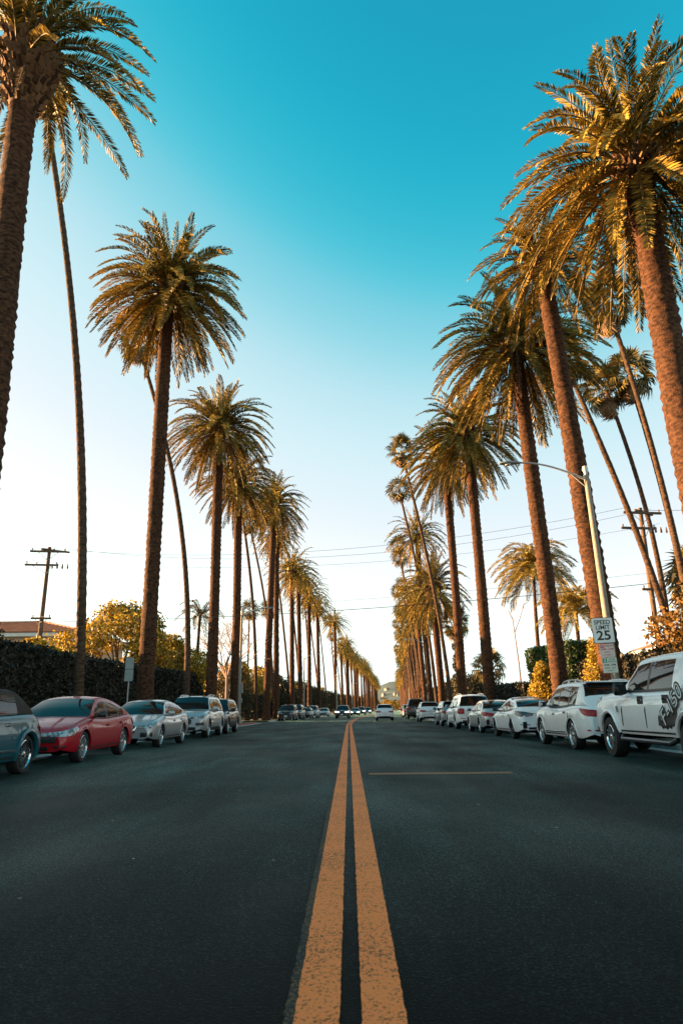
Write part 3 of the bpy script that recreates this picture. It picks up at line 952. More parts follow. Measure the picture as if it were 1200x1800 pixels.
def hedge(x0, x1, y0, y1, h0, h1, n, leaf, mat, label, seed, name='clipped_hedge', bump=.12, group=None):
    """clipped hedge: twiggy core wrapped in leaves, height running from h0 to h1"""
    r = np.random.default_rng(seed)
    root = empty(name, ((x0 + x1) / 2, (y0 + y1) / 2, .1), 0, label, 'hedge', group)
    ox, oy = (x0 + x1) / 2, (y0 + y1) / 2
    i_ = .18
    mb = MB()
    hx, hy = (x1 - x0) / 2 - i_, (y1 - y0) / 2 - i_
    mb.add([(-hx, -hy, -.1), (hx, -hy, -.1), (hx, hy, -.1), (-hx, hy, -.1), (-hx, -hy, h0 - i_), (hx, -hy, h0 - i_), (hx, hy, h1 - i_), (-hx, hy, h1 - i_)],
           [(3, 2, 1, 0), (4, 5, 6, 7), (0, 1, 5, 4), (1, 2, 6, 5), (2, 3, 7, 6), (3, 0, 4, 7)])
    mb.build('twig_core', M['twig'], root, angle=0)
    lx, ly = x1 - x0, y1 - y0
    hm = (h0 + h1) / 2
    areas = np.array([ly * hm, ly * hm, lx * ly, lx * h0, lx * h1])
    k = r.choice(5, n, p=areas / areas.sum())
    u, v = r.random(n), r.random(n)
    P = np.empty((n, 3)); NN = np.zeros((n, 3))
    hh = h0 + (h1 - h0) * v
    for kk, fn in enumerate((lambda m: (np.full(m.sum(), -lx / 2), -ly / 2 + ly * v[m], hh[m] * u[m]),
                             lambda m: (np.full(m.sum(), lx / 2), -ly / 2 + ly * v[m], hh[m] * u[m]),
                             lambda m: (-lx / 2 + lx * u[m], -ly / 2 + ly * v[m], hh[m]),
                             lambda m: (-lx / 2 + lx * u[m], np.full(m.sum(), -ly / 2), h0 * v[m]),
                             lambda m: (-lx / 2 + lx * u[m], np.full(m.sum(), ly / 2), h1 * v[m]))):
        m = k == kk
        P[m] = np.stack(fn(m), 1)
        NN[m] = [(-1, 0, 0), (1, 0, 0), (0, 0, 1), (0, -1, 0), (0, 1, 0)][kk]
    wob = np.sin(P[:, 1] * 1.3 + P[:, 2] * 2.1) * .5 + np.sin(P[:, 1] * 3.7 - P[:, 2] * 1.2 + P[:, 0]) * .5
    P += NN * (wob * bump + r.normal(-.03, .06, n))[:, None]
    a = r.normal(size=(n, 3)) + NN * .3; a /= np.linalg.norm(a, axis=1)[:, None]
    b = np.cross(a, r.normal(size=(n, 3))); b /= np.linalg.norm(b, axis=1)[:, None]
    s = leaf * r.uniform(.6, 1.4, n)[:, None]
    V = np.empty((n, 4, 3)); V[:, 0] = P - a * s; V[:, 1] = P + b * s * .6; V[:, 2] = P + a * s; V[:, 3] = P - b * s * .6
    o = link('leaves', np_mesh('leaves', V.reshape(-1, 3), np.arange(4 * n).reshape(-1, 4)), mat, root, angle=0)
    o['kind'] = 'stuff'
    return root

# hedge side gardens
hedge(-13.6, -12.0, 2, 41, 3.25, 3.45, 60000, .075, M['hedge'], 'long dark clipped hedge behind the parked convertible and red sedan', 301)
hedge(-16.6, -14.6, -16, 27.6, 6.2, 6.2, 46000, .11, M['hedge'], 'unseen tall dark hedge added to shade the road, behind the clipped hedge', 302, name='shade_hedge')  # out of view, solid core; added to keep low sun off the road
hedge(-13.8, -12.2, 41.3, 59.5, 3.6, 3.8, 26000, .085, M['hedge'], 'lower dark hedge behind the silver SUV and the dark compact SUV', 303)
tree('gold', -16.3, 50, 'airy golden leafy tree between two date palm trunks, behind the clipped hedge', s=1.0)
tree('gold', -14.9, 58, 'golden leafy tree by the dark feathery palm, behind the lower hedge', s=.82, rz=2.0)
tree('gold2', -16.6, 36, 'low golden bush showing over the clipped hedge below the tiled house', s=.95, rz=.7, name='shrub', cat='shrub')
tree('gold2', -16.8, 42, 'golden bush standing over the clipped hedge next to the airy golden tree', s=.95, rz=4.0, name='shrub', cat='shrub')
tree('gold2', -16.9, 31.5, 'golden bush half out past the end of the tall added hedge', s=.95, rz=5.0, name='shrub', cat='shrub')
tree('gold2', -20.0, 43, 'small golden bush at the foot of the wooden utility pole', s=.95, rz=1.7, name='shrub', cat='shrub')
tree('gold2', -24.5, 45, 'round golden bush in front of the tiled house wall', s=.95, rz=2.9, name='shrub', cat='shrub')
tree('green', -17.5, 30, 'unseen dark green tree added to shade the road, beyond the clipped hedge', s=.85, rz=.3, mat=M['leaf_dark'])  # out of view; added to carry the shade on past the tall hedge
grp_l = 'garden trees along the hedge side'
ll = [(-13.0, 77, 'olive', .8), (-14.5, 84, 'gold2', 1.35), (-13.2, 92, 'gold2', 1.1), (-13.0, 99, 'dark2', 1.0), (-15, 106, 'gold2', 1.5), (-12.8, 113, 'dark', .75), (-13.6, 122, 'gold2', 1.2), (-13, 131, 'dark2', 1.05), (-14, 141, 'olive', .8), (-13, 151, 'dark', .8), (-13, 163, 'dark2', 1), (-14, 175, 'gold2', 1.3), (-13, 188, 'dark', .8), (-13, 202, 'olive', .8), (-13, 218, 'dark2', 1), (-13, 236, 'dark', .8), (-13, 255, 'olive', .9), (-13, 276, 'dark', .9), (-13, 300, 'dark2', 1.1), (-13, 330, 'olive', 1), (-13, 365, 'dark', 1), (-13, 400, 'gold2', 1.5), (-13, 440, 'dark', 1)]
for i, (x, y, k, s) in enumerate(ll):
    tree(k, cx(y) + x, y, {'olive': 'olive leafed', 'dark': 'dark leafed', 'dark2': 'low dark spreading', 'gold2': 'low golden'}[k] + ' garden tree behind the far palm row, hedge side', grp_l, s, rz=i * 1.3)
for i, y in enumerate((72, 80, 88, 96, 104, 112, 121, 130, 140, 150)):
    tree('bush' if i % 3 else 'dark2', cx(y) - 11.9, y, 'dark shrub massed at the foot of the hedge side palms past the corner', 'shrubs below the hedge side palms', (1.15 if i % 3 else .6), rz=i * 2.1, mat=M['leaf_dark'], name='shrub', cat='shrub')
for i, (x, y, s) in enumerate([(-24, 92, 1.1), (-24, 110, 1.2), (-27, 135, 1.2)]):
    tree('olive' if i % 2 else 'dark', cx(y) + x, y, 'backyard tree deep behind the hedge side gardens', 'backyard trees, hedge side', s, rz=i)

# bare pinkish tree
def bare_tree(x, y, h, label, seed):
    rd = random.Random(seed)
    root = empty('bare_tree', (x, y, .1), 0, label, 'tree')
    tb, bb = MB(), MB()
    tb.tube([(0, 0, -.1), (.1, 0, h * .18), (.05, .1, h * .34)], [.2, .16, .13], 7)
    def grow(p, d, l, r_, lv):
        q = p + d * l * .5 + Vector((rd.uniform(-.1, .1), rd.uniform(-.1, .1), .05)) * l
        e = p + d * l
        bb.tube([p, q, e], [r_ * 1.3, r_ * 1.05, r_ * .75], 4, cap=False)
        if lv == 0: return
        for _ in range(3 if lv > 1 else 4):
            n_ = (d + Vector((rd.gauss(0, .5), rd.gauss(0, .5), rd.gauss(.12, .35)))).normalized()
            grow(e if rd.random() < .7 else q, n_, l * rd.uniform(.62, .85), r_ * .55, lv - 1)
    for k in range(5):
        a = k * 1.26
        grow(Vector((.05, .1, h * .33)), Vector((.6 * math.cos(a), .6 * math.sin(a), .9)).normalized(), h * .22, .075, 4)
    tb.build('trunk', M['bare_twig'], root)
    bb.build('branches', M['bare_twig'], root)
bare_tree(-12.2, 70, 12.2, 'leafless tree with a haze of pinkish twigs, past the dark feathery palm', 5)
bare_tree(-14.2, 79, 11.6, 'leafless pinkish tree behind the street lamp, thinner of the bare pair', 9)

# pickup side gardens
hedge(12.1, 14.6, 38.5, 47.5, 4.5, 4.7, 26000, .075, M['leaf_green'], 'dark green clipped hedge between two palm trunks behind the silver sedan', 305)
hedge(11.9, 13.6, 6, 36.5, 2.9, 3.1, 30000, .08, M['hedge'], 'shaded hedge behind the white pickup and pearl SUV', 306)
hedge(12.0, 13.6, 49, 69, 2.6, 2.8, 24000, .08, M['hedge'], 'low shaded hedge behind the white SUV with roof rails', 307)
def lobed_shrub(x, y, h, w, label, seed, n=9000):
    cl = []
    rd = random.Random(seed)
    for i in range(26):
        q = (i + .5) / 26
        a = i * 2.4
        rr = w * .5 * (1 - q ** 1.6) * rd.uniform(.5, .95)
        s = w * .17 * rd.uniform(.8, 1.3)
        cl.append((rr * math.cos(a), rr * math.sin(a), .3 + (h - .6) * q, s, s, s * 1.4))
    root = empty('conifer_shrub', (x, y, .1), 0, label, 'shrub')
    tk, lb = tree_skeleton(cl, h * .2, .1, seed)
    tk.build('trunk', M['bark'], root); lb.build('limbs', M['bark'], root)
    c = link('crown', leaf_cloud(cl, n, .06, seed, shell=.6), M['leaf_gold'], root, angle=0); c['kind'] = 'stuff'
lobed_shrub(8.95, 32.6, 3.0, 1.9, 'small golden conifer shrub at the foot of a palm, behind the electric sedan', 311)
lobed_shrub(12.0, 33.5, 4.1, 2.6, 'taller golden shrub between two palm trunks, behind the pearl SUV', 312)
tree('rust', 14.6, 26.5, 'rusty orange bush mass above the white pickup', s=1.12, sz=1.0, rz=.4, name='shrub', cat='shrub')
tree('rust', 17.8, 31.5, 'large rusty orange bush climbing up beside the utility pole', s=1.45, rz=2.0, name='shrub', cat='shrub')
tree('rust2', 12.6, 23.2, 'low rusty bush behind the pickup bonnet and the speed limit sign', s=.95, rz=1.0, name='shrub', cat='shrub')
tree('rust', 21.5, 36, 'tall rusty tree beyond the bushes over the pickup', s=1.65, rz=3.0)
tree('olive', 14.6, 22.0, 'olive tree with loose sprays hanging beside the pickup side palm trunk', s=1.0, sz=1.25, rz=1.0)
tree('green', 18.5, 55, 'dark tree behind the queen palms', s=.7, rz=2.2)
tree('dark2', 13.5, 74, 'dark bush behind the short fan palm', s=.75, rz=2.6, name='shrub', cat='shrub')
# columnar cypress
cl = [(.25 * math.cos(i * 2.4), .25 * math.sin(i * 2.4), .5 + i * .37, .42 * (1 - (i / 21) ** 3 * .7), .42 * (1 - (i / 21) ** 3 * .7), .45) for i in range(20)]
cy = empty('cypress', (10.6, 68.0, .1), 0, 'dark columnar cypress beside the swollen-necked date palm', 'tree')
tk, lb = tree_skeleton(cl[::4], 1.0, .12, 4)
tk.build('trunk', M['bark'], cy)
c_ = link('crown', leaf_cloud(cl, 9000, .07, 44), M['leaf_olive'], cy, angle=0); c_['kind'] = 'stuff'
grp_r = 'garden trees along the pickup side'
rl = [(13.5, 82, 'dark2', .8), (13.0, 90, 'olive', .65), (13.5, 99, 'dark2', .9), (13, 109, 'gold2', 1.0), (13.5, 120, 'dark', .7), (13, 133, 'olive', .7), (13, 147, 'dark2', .9), (13, 163, 'gold2', 1.2), (14, 180, 'dark', .8), (13, 200, 'olive', .8), (13, 225, 'dark', .8), (13, 250, 'gold2', 1.4), (13, 280, 'dark', .9), (13, 320, 'olive', 1)]
for i, (x, y, k, s) in enumerate(rl):
    tree(k, cx(y) + x, y, {'olive': 'olive leafed', 'dark': 'dark leafed', 'dark2': 'low dark spreading', 'gold2': 'low golden'}[k] + ' garden tree behind the far palm row, pickup side', grp_r, s, rz=i * 1.7)
# trees closing the far end of the road, on the bend beyond
for i in range(26):
    y = 560 + (i * 37) % 210
    x = cx(y) - 26 + (i * 11.3) % 54
    tree(('gold2', 'olive', 'gold', 'rust')[i % 4], x, y, 'tree closing off the far end of the road', 'trees at the far end of the road', (1.7, 1.6, 1.1, 1.7)[i % 4], rz=i)
# snag
sn = MB().tube([(0, 0, -.1), (-.1, 0, 4), (-.3, 0, 7.2)], [.07, .05, .035], 7)
sr = empty('dead_snag', (12.4, 50.5, .1), 0, 'thin dead forked snag standing above the clipped hedge', 'tree')
sn.build('trunk', M['bare_twig'], sr)
MB().tube([(-.25, 0, 6.2), (.2, 0, 7.2), (.5, 0, 8.0)], [.025, .03, .02], 6).tube([(.5, 0, 8.0), (.6, 0, 8.3), (.95, 0, 8.5)], [.05, .035, .01], 6).tube([(-.3, 0, 7.2), (-.6, 0, 7.9)], [.05, .02], 6).build('branches', M['bare_twig'], sr)

# ------------------------------------------------------------------ hills
hy = []
HX = np.linspace(-1500, 1900, 150); HY = np.linspace(1100, 2600, 22)
Vh, Fh = [], []
for j, y in enumerate(HY):
    for i, x in enumerate(HX):
        t = (y - 1100) / 1500
        e = 58 * math.exp(-((x - 112) / 85) ** 2) + 6 + 5 * math.sin(x / 170 + 1) + 5 * math.sin(x / 61 + y / 200) + 4 * math.sin(x / 23 + y / 60)
        Vh.append((x, y, -2 + e * min(1, t * 2.6) ** .8 * (1 if t < .6 else 1 - (t - .6) * .8)))
n = len(HX)
for j in range(len(HY) - 1):
    for i in range(n - 1):
        Fh.append((j * n + i, j * n + i + 1, (j + 1) * n + i + 1, (j + 1) * n + i))
link('hills', np_mesh('hills', Vh, Fh), M['hill'], angle=180)['kind'] = 'structure'
rnd = random.Random(7)
for i in range(6):
    x, y = rnd.uniform(55, 150), rnd.uniform(1260, 1480)
    t = (y - 1100) / 1500
    e = 58 * math.exp(-((x - 112) / 85) ** 2) + 6 + 5 * math.sin(x / 170 + 1) + 5 * math.sin(x / 61 + y / 200) + 4 * math.sin(x / 23 + y / 60)
    z = -2 + e * min(1, t * 2.6) ** .8
    hr = empty('hillside_house', (x, y, z - 1), rnd.uniform(-.5, .5), 'pale house perched on the distant hillside', 'house', 'houses on the distant hill')
    w, d, h = rnd.uniform(6, 11), 7, rnd.uniform(3, 5)
    MB().box((0, 0, h / 2), (w, d, h)).build('wall', M['stucco'], hr, angle=0)
    MB().box((0, 0, h + .9), (w + 1.5, d + 1.5, 1.8), taper=.35).build('roof', M['tile'], hr, angle=0)
    for k in range(3):
        MB().box((-w * .32 + k * w * .32, -d / 2 - .03, h * .55), (w * .16, .1, h * .4)).build('window', M['house_glass'], hr, angle=0)

# ------------------------------------------------------------------ houses
def tiled_house(x0, x1, y0, y1, wall_h, roof_h, label, over=.9, ncol=True, mat='stucco'):
    root = empty('tiled_house', ((x0 + x1) / 2, (y0 + y1) / 2, .1), 0, label, 'house')
    w, d = x1 - x0, y1 - y0
    MB().box((0, 0, wall_h / 2), (w, d, wall_h)).build('wall', M[mat], root, angle=0)
    MB().box((0, 0, wall_h + .16), (w + 2 * over - .1, d + 2 * over - .1, .30)).build('fascia', M['fascia'], root, angle=0)
    ex, ey = w / 2 + over, d / 2 + over
    rx = max(.1, ex - ey)
    z0, z1 = wall_h + .33, wall_h + .33 + roof_h
    rf = MB().add([(-ex, -ey, z0), (ex, -ey, z0), (ex, ey, z0), (-ex, ey, z0), (-rx, 0, z1), (rx, 0, z1)], [(0, 1, 5, 4), (1, 2, 5), (2, 3, 4, 5), (3, 0, 4), (3, 2, 1, 0)])
    roof = rf.build('roof', M['tile'], root, angle=0)
    # courses of barrel tiles on the street side and the end slope, each course a proud roll
    cb = MB()
    nC = 11
    for k in range(nC):
        t = (k + .5) / nC
        xe = ex + (rx - ex) * t
        p0, p1 = Vector((-xe, -ey * (1 - t) - .02, z0 + roof_h * t + .05)), Vector((xe, -ey * (1 - t) - .02, z0 + roof_h * t + .05))
        cb.tube([p0, p0.lerp(p1, .5), p1], .07, 5)
        q0, q1 = Vector((xe + .02, -ey * (1 - t), z0 + roof_h * t + .05)), Vector((xe + .02, ey * (1 - t), z0 + roof_h * t + .05))
        cb.tube([q0, q1], .07, 5)
    cb.build('tile_course', M['tile'], roof)['kind'] = 'stuff'
    rd_ = MB()
    for a, b in (((-rx, 0, z1), (rx, 0, z1)), ((rx, 0, z1), (ex, -ey, z0)), ((-rx, 0, z1), (-ex, -ey, z0)), ((rx, 0, z1), (ex, ey, z0))):
        rd_.tube([Vector(a) + Vector((0, 0, .06)), Vector(b) + Vector((0, 0, .06))], .12, 6)
    rd_.build('ridge_tiles', M['tile'], roof)
    if ncol:
        nW = max(2, int(w / 3.2))
        for k in range(nW):
            xx = -w / 2 + (k + .5) * w / nW
            f = MB().box((xx, -d / 2 - .04, wall_h * .76), (1.5, .12, 1.25)).build('window', M['fascia'], root, angle=0)
            MB().box((xx - .33, -d / 2 - .112, wall_h * .76), (.58, .03, 1.02)).build('pane', M['house_glass'], f, angle=0)
            MB().box((xx + .33, -d / 2 - .112, wall_h * .76), (.58, .03, 1.02)).build('pane', M['house_glass'], f, angle=0)
        for k in (0, 1):
            MB().tube([(w / 2 - .3 - 1.4 * k, -d / 2 - .55, 0), (w / 2 - .3 - 1.4 * k, -d / 2 - .55, wall_h - .02)], .19, 10).build('column', M['fascia'], root)
    return root
tiled_house(-46, -23.4, 60, 72, 7.3, 1.7, 'beige house with a red tiled hip roof above the clipped hedge')
tiled_house(22.0, 34, 41, 52, 4.6, 2.4, 'white house with a tiled roof glimpsed behind the rusty bushes', mat='stucco_white')

# ------------------------------------------------------------------ poles, wires, lamps, signs
def utility_pole(x, y, h, label, lean=0.0, arms=((0.0, 2.4), (.95, 2.2), (4.6, 1.3))):
    root = empty('utility_pole', (x, y, .1), 0, label, 'utility pole')
    root.rotation_euler = (0, lean, R(8))
    MB().tube([(0, 0, -.2), (0, 0, h * .5), (0, 0, h)], [.17, .15, .12], 10).build('pole', M['wood_pole'], root)
    for dz, w in arms:
        z = h - .35 - dz
        off = -.35 if dz == .95 else 0
        a = MB().box((off, -.18, z), (w, .11, .13)).build('crossarm', M['wood_pole'], root, angle=0)
        MB().tube([(off - w * .28, -.18, z - .05), (0, -.13, z - .6)], .018, 4).tube([(off + w * .28, -.18, z - .05), (0, -.13, z - .6)], .018, 4).build('brace', M['lamp_grey'], a)
        for k in range(4 if dz < 2 else 2):
            xx = off - w / 2 + .12 + k * (w - .24) / (3 if dz < 2 else 1)
            MB().tube([(xx, -.18, z + .06), (xx, -.18, z + .14), (xx, -.18, z + .2), (xx, -.18, z + .24)], [.02, .05, .045, .02], 6).build('insulator', M['porcelain'], a)
    a2 = MB().box((.35, .22, h - .2), (1.9, .1, .12), rz=.5).build('crossarm', M['wood_pole'], root, angle=0)
    for k in range(4):
        MB().tube([(.35 + k * .34, -.2, h - 1.55), (.35 + k * .34, -.2, h - 1.45), (.35 + k * .34, -.2, h - 1.2)], [.06, .07, .03], 7).build('cutout', M['porcelain'], root)
    MB().tube([(-.19, -.02, 0), (-.18, -.02, h * .5)], .03, 6).build('conduit', M['galv'], root)
    return root
LP = (-20.6, 46.0, 12.0); RP = (17.6, 39.5, 12.4)
utility_pole(*LP, 'wooden utility pole rising beyond the clipped hedge by the tiled house')
utility_pole(*RP, 'dark wooden utility pole with cluttered crossarms behind the rusty bushes')

def wire(a, b, sag, r, label, group='overhead lines crossing the street', n=24):
    a, b = Vector(a), Vector(b)
    pts = []
    for i in range(n + 1):
        t = i / n
        p = a.lerp(b, t); p.z -= sag * 4 * t * (1 - t); pts.append(p)
    o = MB().tube(pts, r, 5).build('overhead_wire', M['wire'], angle=180)
    tag(o, label, 'wire', group)
lx, ly, lh = LP; rx_, ry, rh = RP
wire((lx - 1.0, ly - .3, lh + .05), (rx_ - 1.0, ry - .3, rh + .05), 1.5, .010, 'uppermost of the overhead wires slung between the two utility poles', n=30)
wire((lx + .6, ly - .3, lh + .0), (rx_ + .5, ry - .3, rh - .05), 1.75, .010, 'second overhead wire slung between the two utility poles')
wire((lx + 1.1, ly - .1, lh - .9), (rx_ + 1.0, ry - .1, rh - .9), 1.35, .008, 'third overhead wire slung between the pole crossarms')
wire((lx, ly - .2, 6.9), (rx_, ry - .2, 7.9), .45, .019, 'thick low telephone cable crossing the street')
wire((lx, ly - .2, 7.25), (rx_, ry - .2, 8.5), .35, .008, 'thin low wire just above the thick telephone cable')
for i, (z0, z1) in enumerate(((12.0, 11.4), (11.2, 10.9), (7.0, 6.9), (8.2, 6.3))):
    wire((lx, ly - .2, z0), (-52, 42, z1), .9, .013, ('topmost wire running off past the tiled house', 'second wire running off past the tiled house', 'low cable running off in front of the tiled roof', 'slack service wire dropping from the lower crossarm')[i], 'wires running off past the tiled house')
for i, (z0, z1) in enumerate(((12.3, 12.6), (8.0, 8.3))):
    wire((rx_, ry - .2, z0), (52, 30, z1), .9, .013, ('top wire running off above the rusty bushes', 'low wire running off above the rusty bushes')[i], 'wires running off above the rusty bushes')

def street_lamp(x, y, h, dirx, arm, label, extra=None):
    root = empty('street_lamp', (x, y, .12), 0, label, 'street lamp', 'street lamps along the road')
    MB().tube([(0, 0, 0), (0, 0, .05), (0, 0, .5), (0, 0, .55)], [.24, .24, .19, .15], 12).build('base', M['concrete_pole'], root)
    MB().tube([(0, 0, .5), (0, 0, h * .5), (0, 0, h - .25)], [.135, .11, .082], 14).build('pole', M['concrete_pole'], root)
    MB().tube([(0, 0, h - .25), (0, 0, h - .16), (0, 0, h - .04), (0, 0, h + .06), (0, 0, h + .1)], [.06, .06, .105, .085, .02], 12).build('cap', M['galv'], root)
    pts = []
    for i in range(11):
        t = i / 10
        pts.append((dirx * arm * t, 0, h - .42 + .72 * math.sin(t * math.pi / 2)))
    MB().tube(pts, [.042 - .012 * i / 10 for i in range(11)], 8).tube([(0, 0, h - .75), (dirx * arm * .22, 0, h - .22)], .018, 6).build('arm', M['galv'], root)
    # cobra head: flattened teardrop shell
    hx, hz = dirx * arm, h + .29
    vs, fs = [], []
    prof = [(-.12, .035, .03), (0, .06, .05), (.2, .125, .085), (.45, .15, .09), (.62, .12, .065), (.72, .05, .03)]
    nn = 12
    for px, wy, wz in prof:
        for k in range(nn):
            a = 2 * math.pi * k / nn
            zz = wz * math.sin(a); zz = zz if zz > 0 else zz * .45
            vs.append((hx + dirx * px, wy * math.cos(a), hz + zz))
    for i in range(len(prof) - 1):
        for k in range(nn):
            fs.append((i * nn + k, i * nn + (k + 1) % nn, (i + 1) * nn + (k + 1) % nn, (i + 1) * nn + k))
    fs += [tuple(range(nn)), tuple(range((len(prof) - 1) * nn, len(prof) * nn))]
    hd = MB().add(vs, fs).build('lamp_head', M['lamp_grey'], root)
    MB().tube([(hx + dirx * .42, 0, hz - .03), (hx + dirx * .42, 0, hz - .065), (hx + dirx * .42, 0, hz - .085)], [.11, .10, .05], 10).build('lens', M['lens'], hd)
    if extra == 'box':
        MB().box((.16, -.02, 2.6), (.16, .2, .7)).build('control_box', M['lamp_grey'], root, angle=0)
        MB().box((.14, -.02, 1.7), (.14, .2, .35)).build('control_box', M['lamp_grey'], root, angle=0)
    if extra == 'plate':
        MB().box((0.02, -.145, 2.3), (.34, .02, .5)).build('notice_plate', M['sign_white'], root, angle=0)
    return root
street_lamp(8.6, 22.6, 8.95, -1, 2.25, 'grey street lamp with a curved arm, standing behind the speed limit sign').rotation_euler = (0, R(-1.6), 0)
street_lamp(-8.5, 55.0, 8.6, 1, 1.8, 'grey street lamp with a control box at the red kerb corner', 'box')
street_lamp(cx(84) + 8.6, 84.0, 8.8, -1, 1.9, 'street lamp with a small white notice plate, beside the white crossover', 'plate')
street_lamp(cx(104) - 8.5, 104.0, 8.7, 1, 1.8, 'street lamp behind the parked dark cars past the side road')
street_lamp(cx(162) - 8.5, 162.0, 8.7, 1, 1.8, 'far street lamp behind the pale blue parked sedan')
street_lamp(cx(190) + 8.6, 190.0, 8.8, -1, 1.9, 'far street lamp among the crowded trunks, pickup side')
street_lamp(cx(220) - 8.5, 220.0, 8.7, 1, 1.8, 'tiny far street lamp past the bend, hedge side')

def rounded_plate(w, h, t, r=.04, seg=4):
    pts = []
    for qx, qz, a0 in ((w / 2 - r, h / 2 - r, 0), (-w / 2 + r, h / 2 - r, 90), (-w / 2 + r, -h / 2 + r, 180), (w / 2 - r, -h / 2 + r, 270)):
        for k in range(seg + 1):
            a = R(a0 + 90 * k / seg); pts.append((qx + r * math.cos(a), qz + r * math.sin(a)))
    n = len(pts)
    vs = [(x, -t / 2, z) for x, z in pts] + [(x, t / 2, z) for x, z in pts]
    fs = [tuple(range(n)), tuple(range(2 * n - 1, n - 1, -1))] + [((k + 1) % n, k, k + n, (k + 1) % n + n) for k in range(n)]
    return MB().add(vs, fs)

def put_text(body, size, x, y, z, mat, parent, sx=1.0, bold=0.0, name='lettering', rz=0.0):
    o = link(name, text_mesh(body, size, sx, .0012, bold), mat, parent, angle=0)
    o.location = (x, y, z); o.rotation_euler = (R(90), 0, rz)
    return o

sgn = empty('speed_limit_sign', (8.05, 21.6, .12), R(-3), 'white SPEED LIMIT 25 sign on a post behind the white pickup bonnet', 'road sign', 'signs on the speed limit post')
sgn.rotation_euler = (0, R(-1.8), R(-4))
MB().tube([(0.1, .05, -.1), (0.1, .05, 3.5)], .04, 10).build('post', M['concrete_pole'], sgn)
pl = rounded_plate(.66, .80, .012).build('sign_plate', M['sign_black'], sgn, angle=30); pl.location = (0, -.03, 3.22)
pw = rounded_plate(.625, .765, .006, .035).build('sign_face', M['sign_white'], pl, angle=30); pw.location = (0, -.009, 0)
for body, size, dz, sx, bold in (('SPEED', .185, .245, 1.0, .003), ('LIMIT', .185, .085, 1.0, .003), ('25', .40, -.17, 1.12, .009)):
    o = put_text(body, size, 0, -.0145, dz, M['sign_black'], pl, sx, bold)
p2 = rounded_plate(.44, .40, .01, .02).build('no_parking_plate', M['sign_pink'], sgn, angle=30); p2.location = (.04, -.025, 2.60)
MB().box((-.145, -.0075, .135), (.12, .004, .10)).build('red_symbol', M['sign_red'], p2, angle=0)
put_text('NO', .075, -.145, -.011, .135, M['sign_white'], p2)
for body, size, xx, dz in (('PARKING', .072, .07, .14), ('2AM - 5AM', .082, 0, .04), ('DAILY', .06, 0, -.05), ('<  BY PERMIT  >', .045, 0, -.135)):
    put_text(body, size, xx, -.007, dz, M['sign_red'], p2, 1.0, .001)
p3 = rounded_plate(.44, .46, .01, .02).build('two_hour_plate', M['sign_cream'], sgn, angle=30); p3.location = (.06, -.025, 2.155)
MB().box((-.14, -.0075, .145), (.13, .004, .13)).build('green_symbol', M['sign_green'], p3, angle=0)
put_text('2', .13, -.14, -.011, .145, M['sign_white'], p3, 1.1, .003)
for body, size, xx, dz in (('HOUR', .065, .075, .17), ('PARKING', .06, .075, .105), ('8AM - 6PM', .075, 0, .005), ('MON - SAT', .065, 0, -.085), ('<  EXCEPT  >', .045, 0, -.165)):
    put_text(body, size, xx, -.007, dz, M['sign_green'] if size < .066 else M['sign_black'], p3, 1.0, .001)

sb = empty('parking_sign', (-8.4, 26.8, .12), 0, 'grey-backed parking sign pair on a thin post behind the red sedan', 'road sign')
MB().tube([(0, 0, -.1), (0, 0, 2.9)], .028, 8).build('post', M['sign_grey'], sb)
for z in (2.72, 2.27):
    q = rounded_plate(.32, .43, .008, .02).build('sign_plate', M['sign_grey'], sb, angle=30); q.location = (0, -.03, z)
sp = empty('sign_pole', (-11.1, 47.5, .12), 0, 'bare grey pole behind the silver SUV, before the golden tree', 'pole')
MB().tube([(0, 0, -.1), (0, 0, 3.9)], .05, 8).build('post', M['galv'], sp)
MB().tube([(0, 0, 3.9), (0, 0, 3.97)], [.07, .05], 8).build('cap', M['lamp_grey'], sp)

# ------------------------------------------------------------------ vehicles
def pchip(keys):
    X = np.array([k[0] for k in keys], float); Y = np.array([k[1] for k in keys], float)
    if X[0] > X[-1]:
        X, Y = X[::-1], Y[::-1]
    h = np.diff(X); d = np.diff(Y) / h
    m = np.zeros(len(X))
    for i in range(1, len(X) - 1):
        if d[i - 1] * d[i] > 0:
            w1, w2 = 2 * h[i] + h[i - 1], h[i] + 2 * h[i - 1]
            m[i] = (w1 + w2) / (w1 / d[i - 1] + w2 / d[i])
    m[0], m[-1] = d[0], d[-1]
    def f(x):
        x = min(max(x, X[0]), X[-1])
        i = min(int(np.searchsorted(X, x, 'right')) - 1, len(X) - 2); i = max(i, 0)
        t = (x - X[i]) / h[i]
        return float((1 + 2 * t) * (1 - t) ** 2 * Y[i] + t * (1 - t) ** 2 * h[i] * m[i] + t * t * (3 - 2 * t) * Y[i + 1] + t * t * (t - 1) * h[i] * m[i + 1])
    return f
FZ = pchip([(-.2, .90), (0, .93), (.12, .972), (.35, 1.0), (.62, .992), (.72, .996), (.85, .965), (.93, .93), (1.0, .86)])

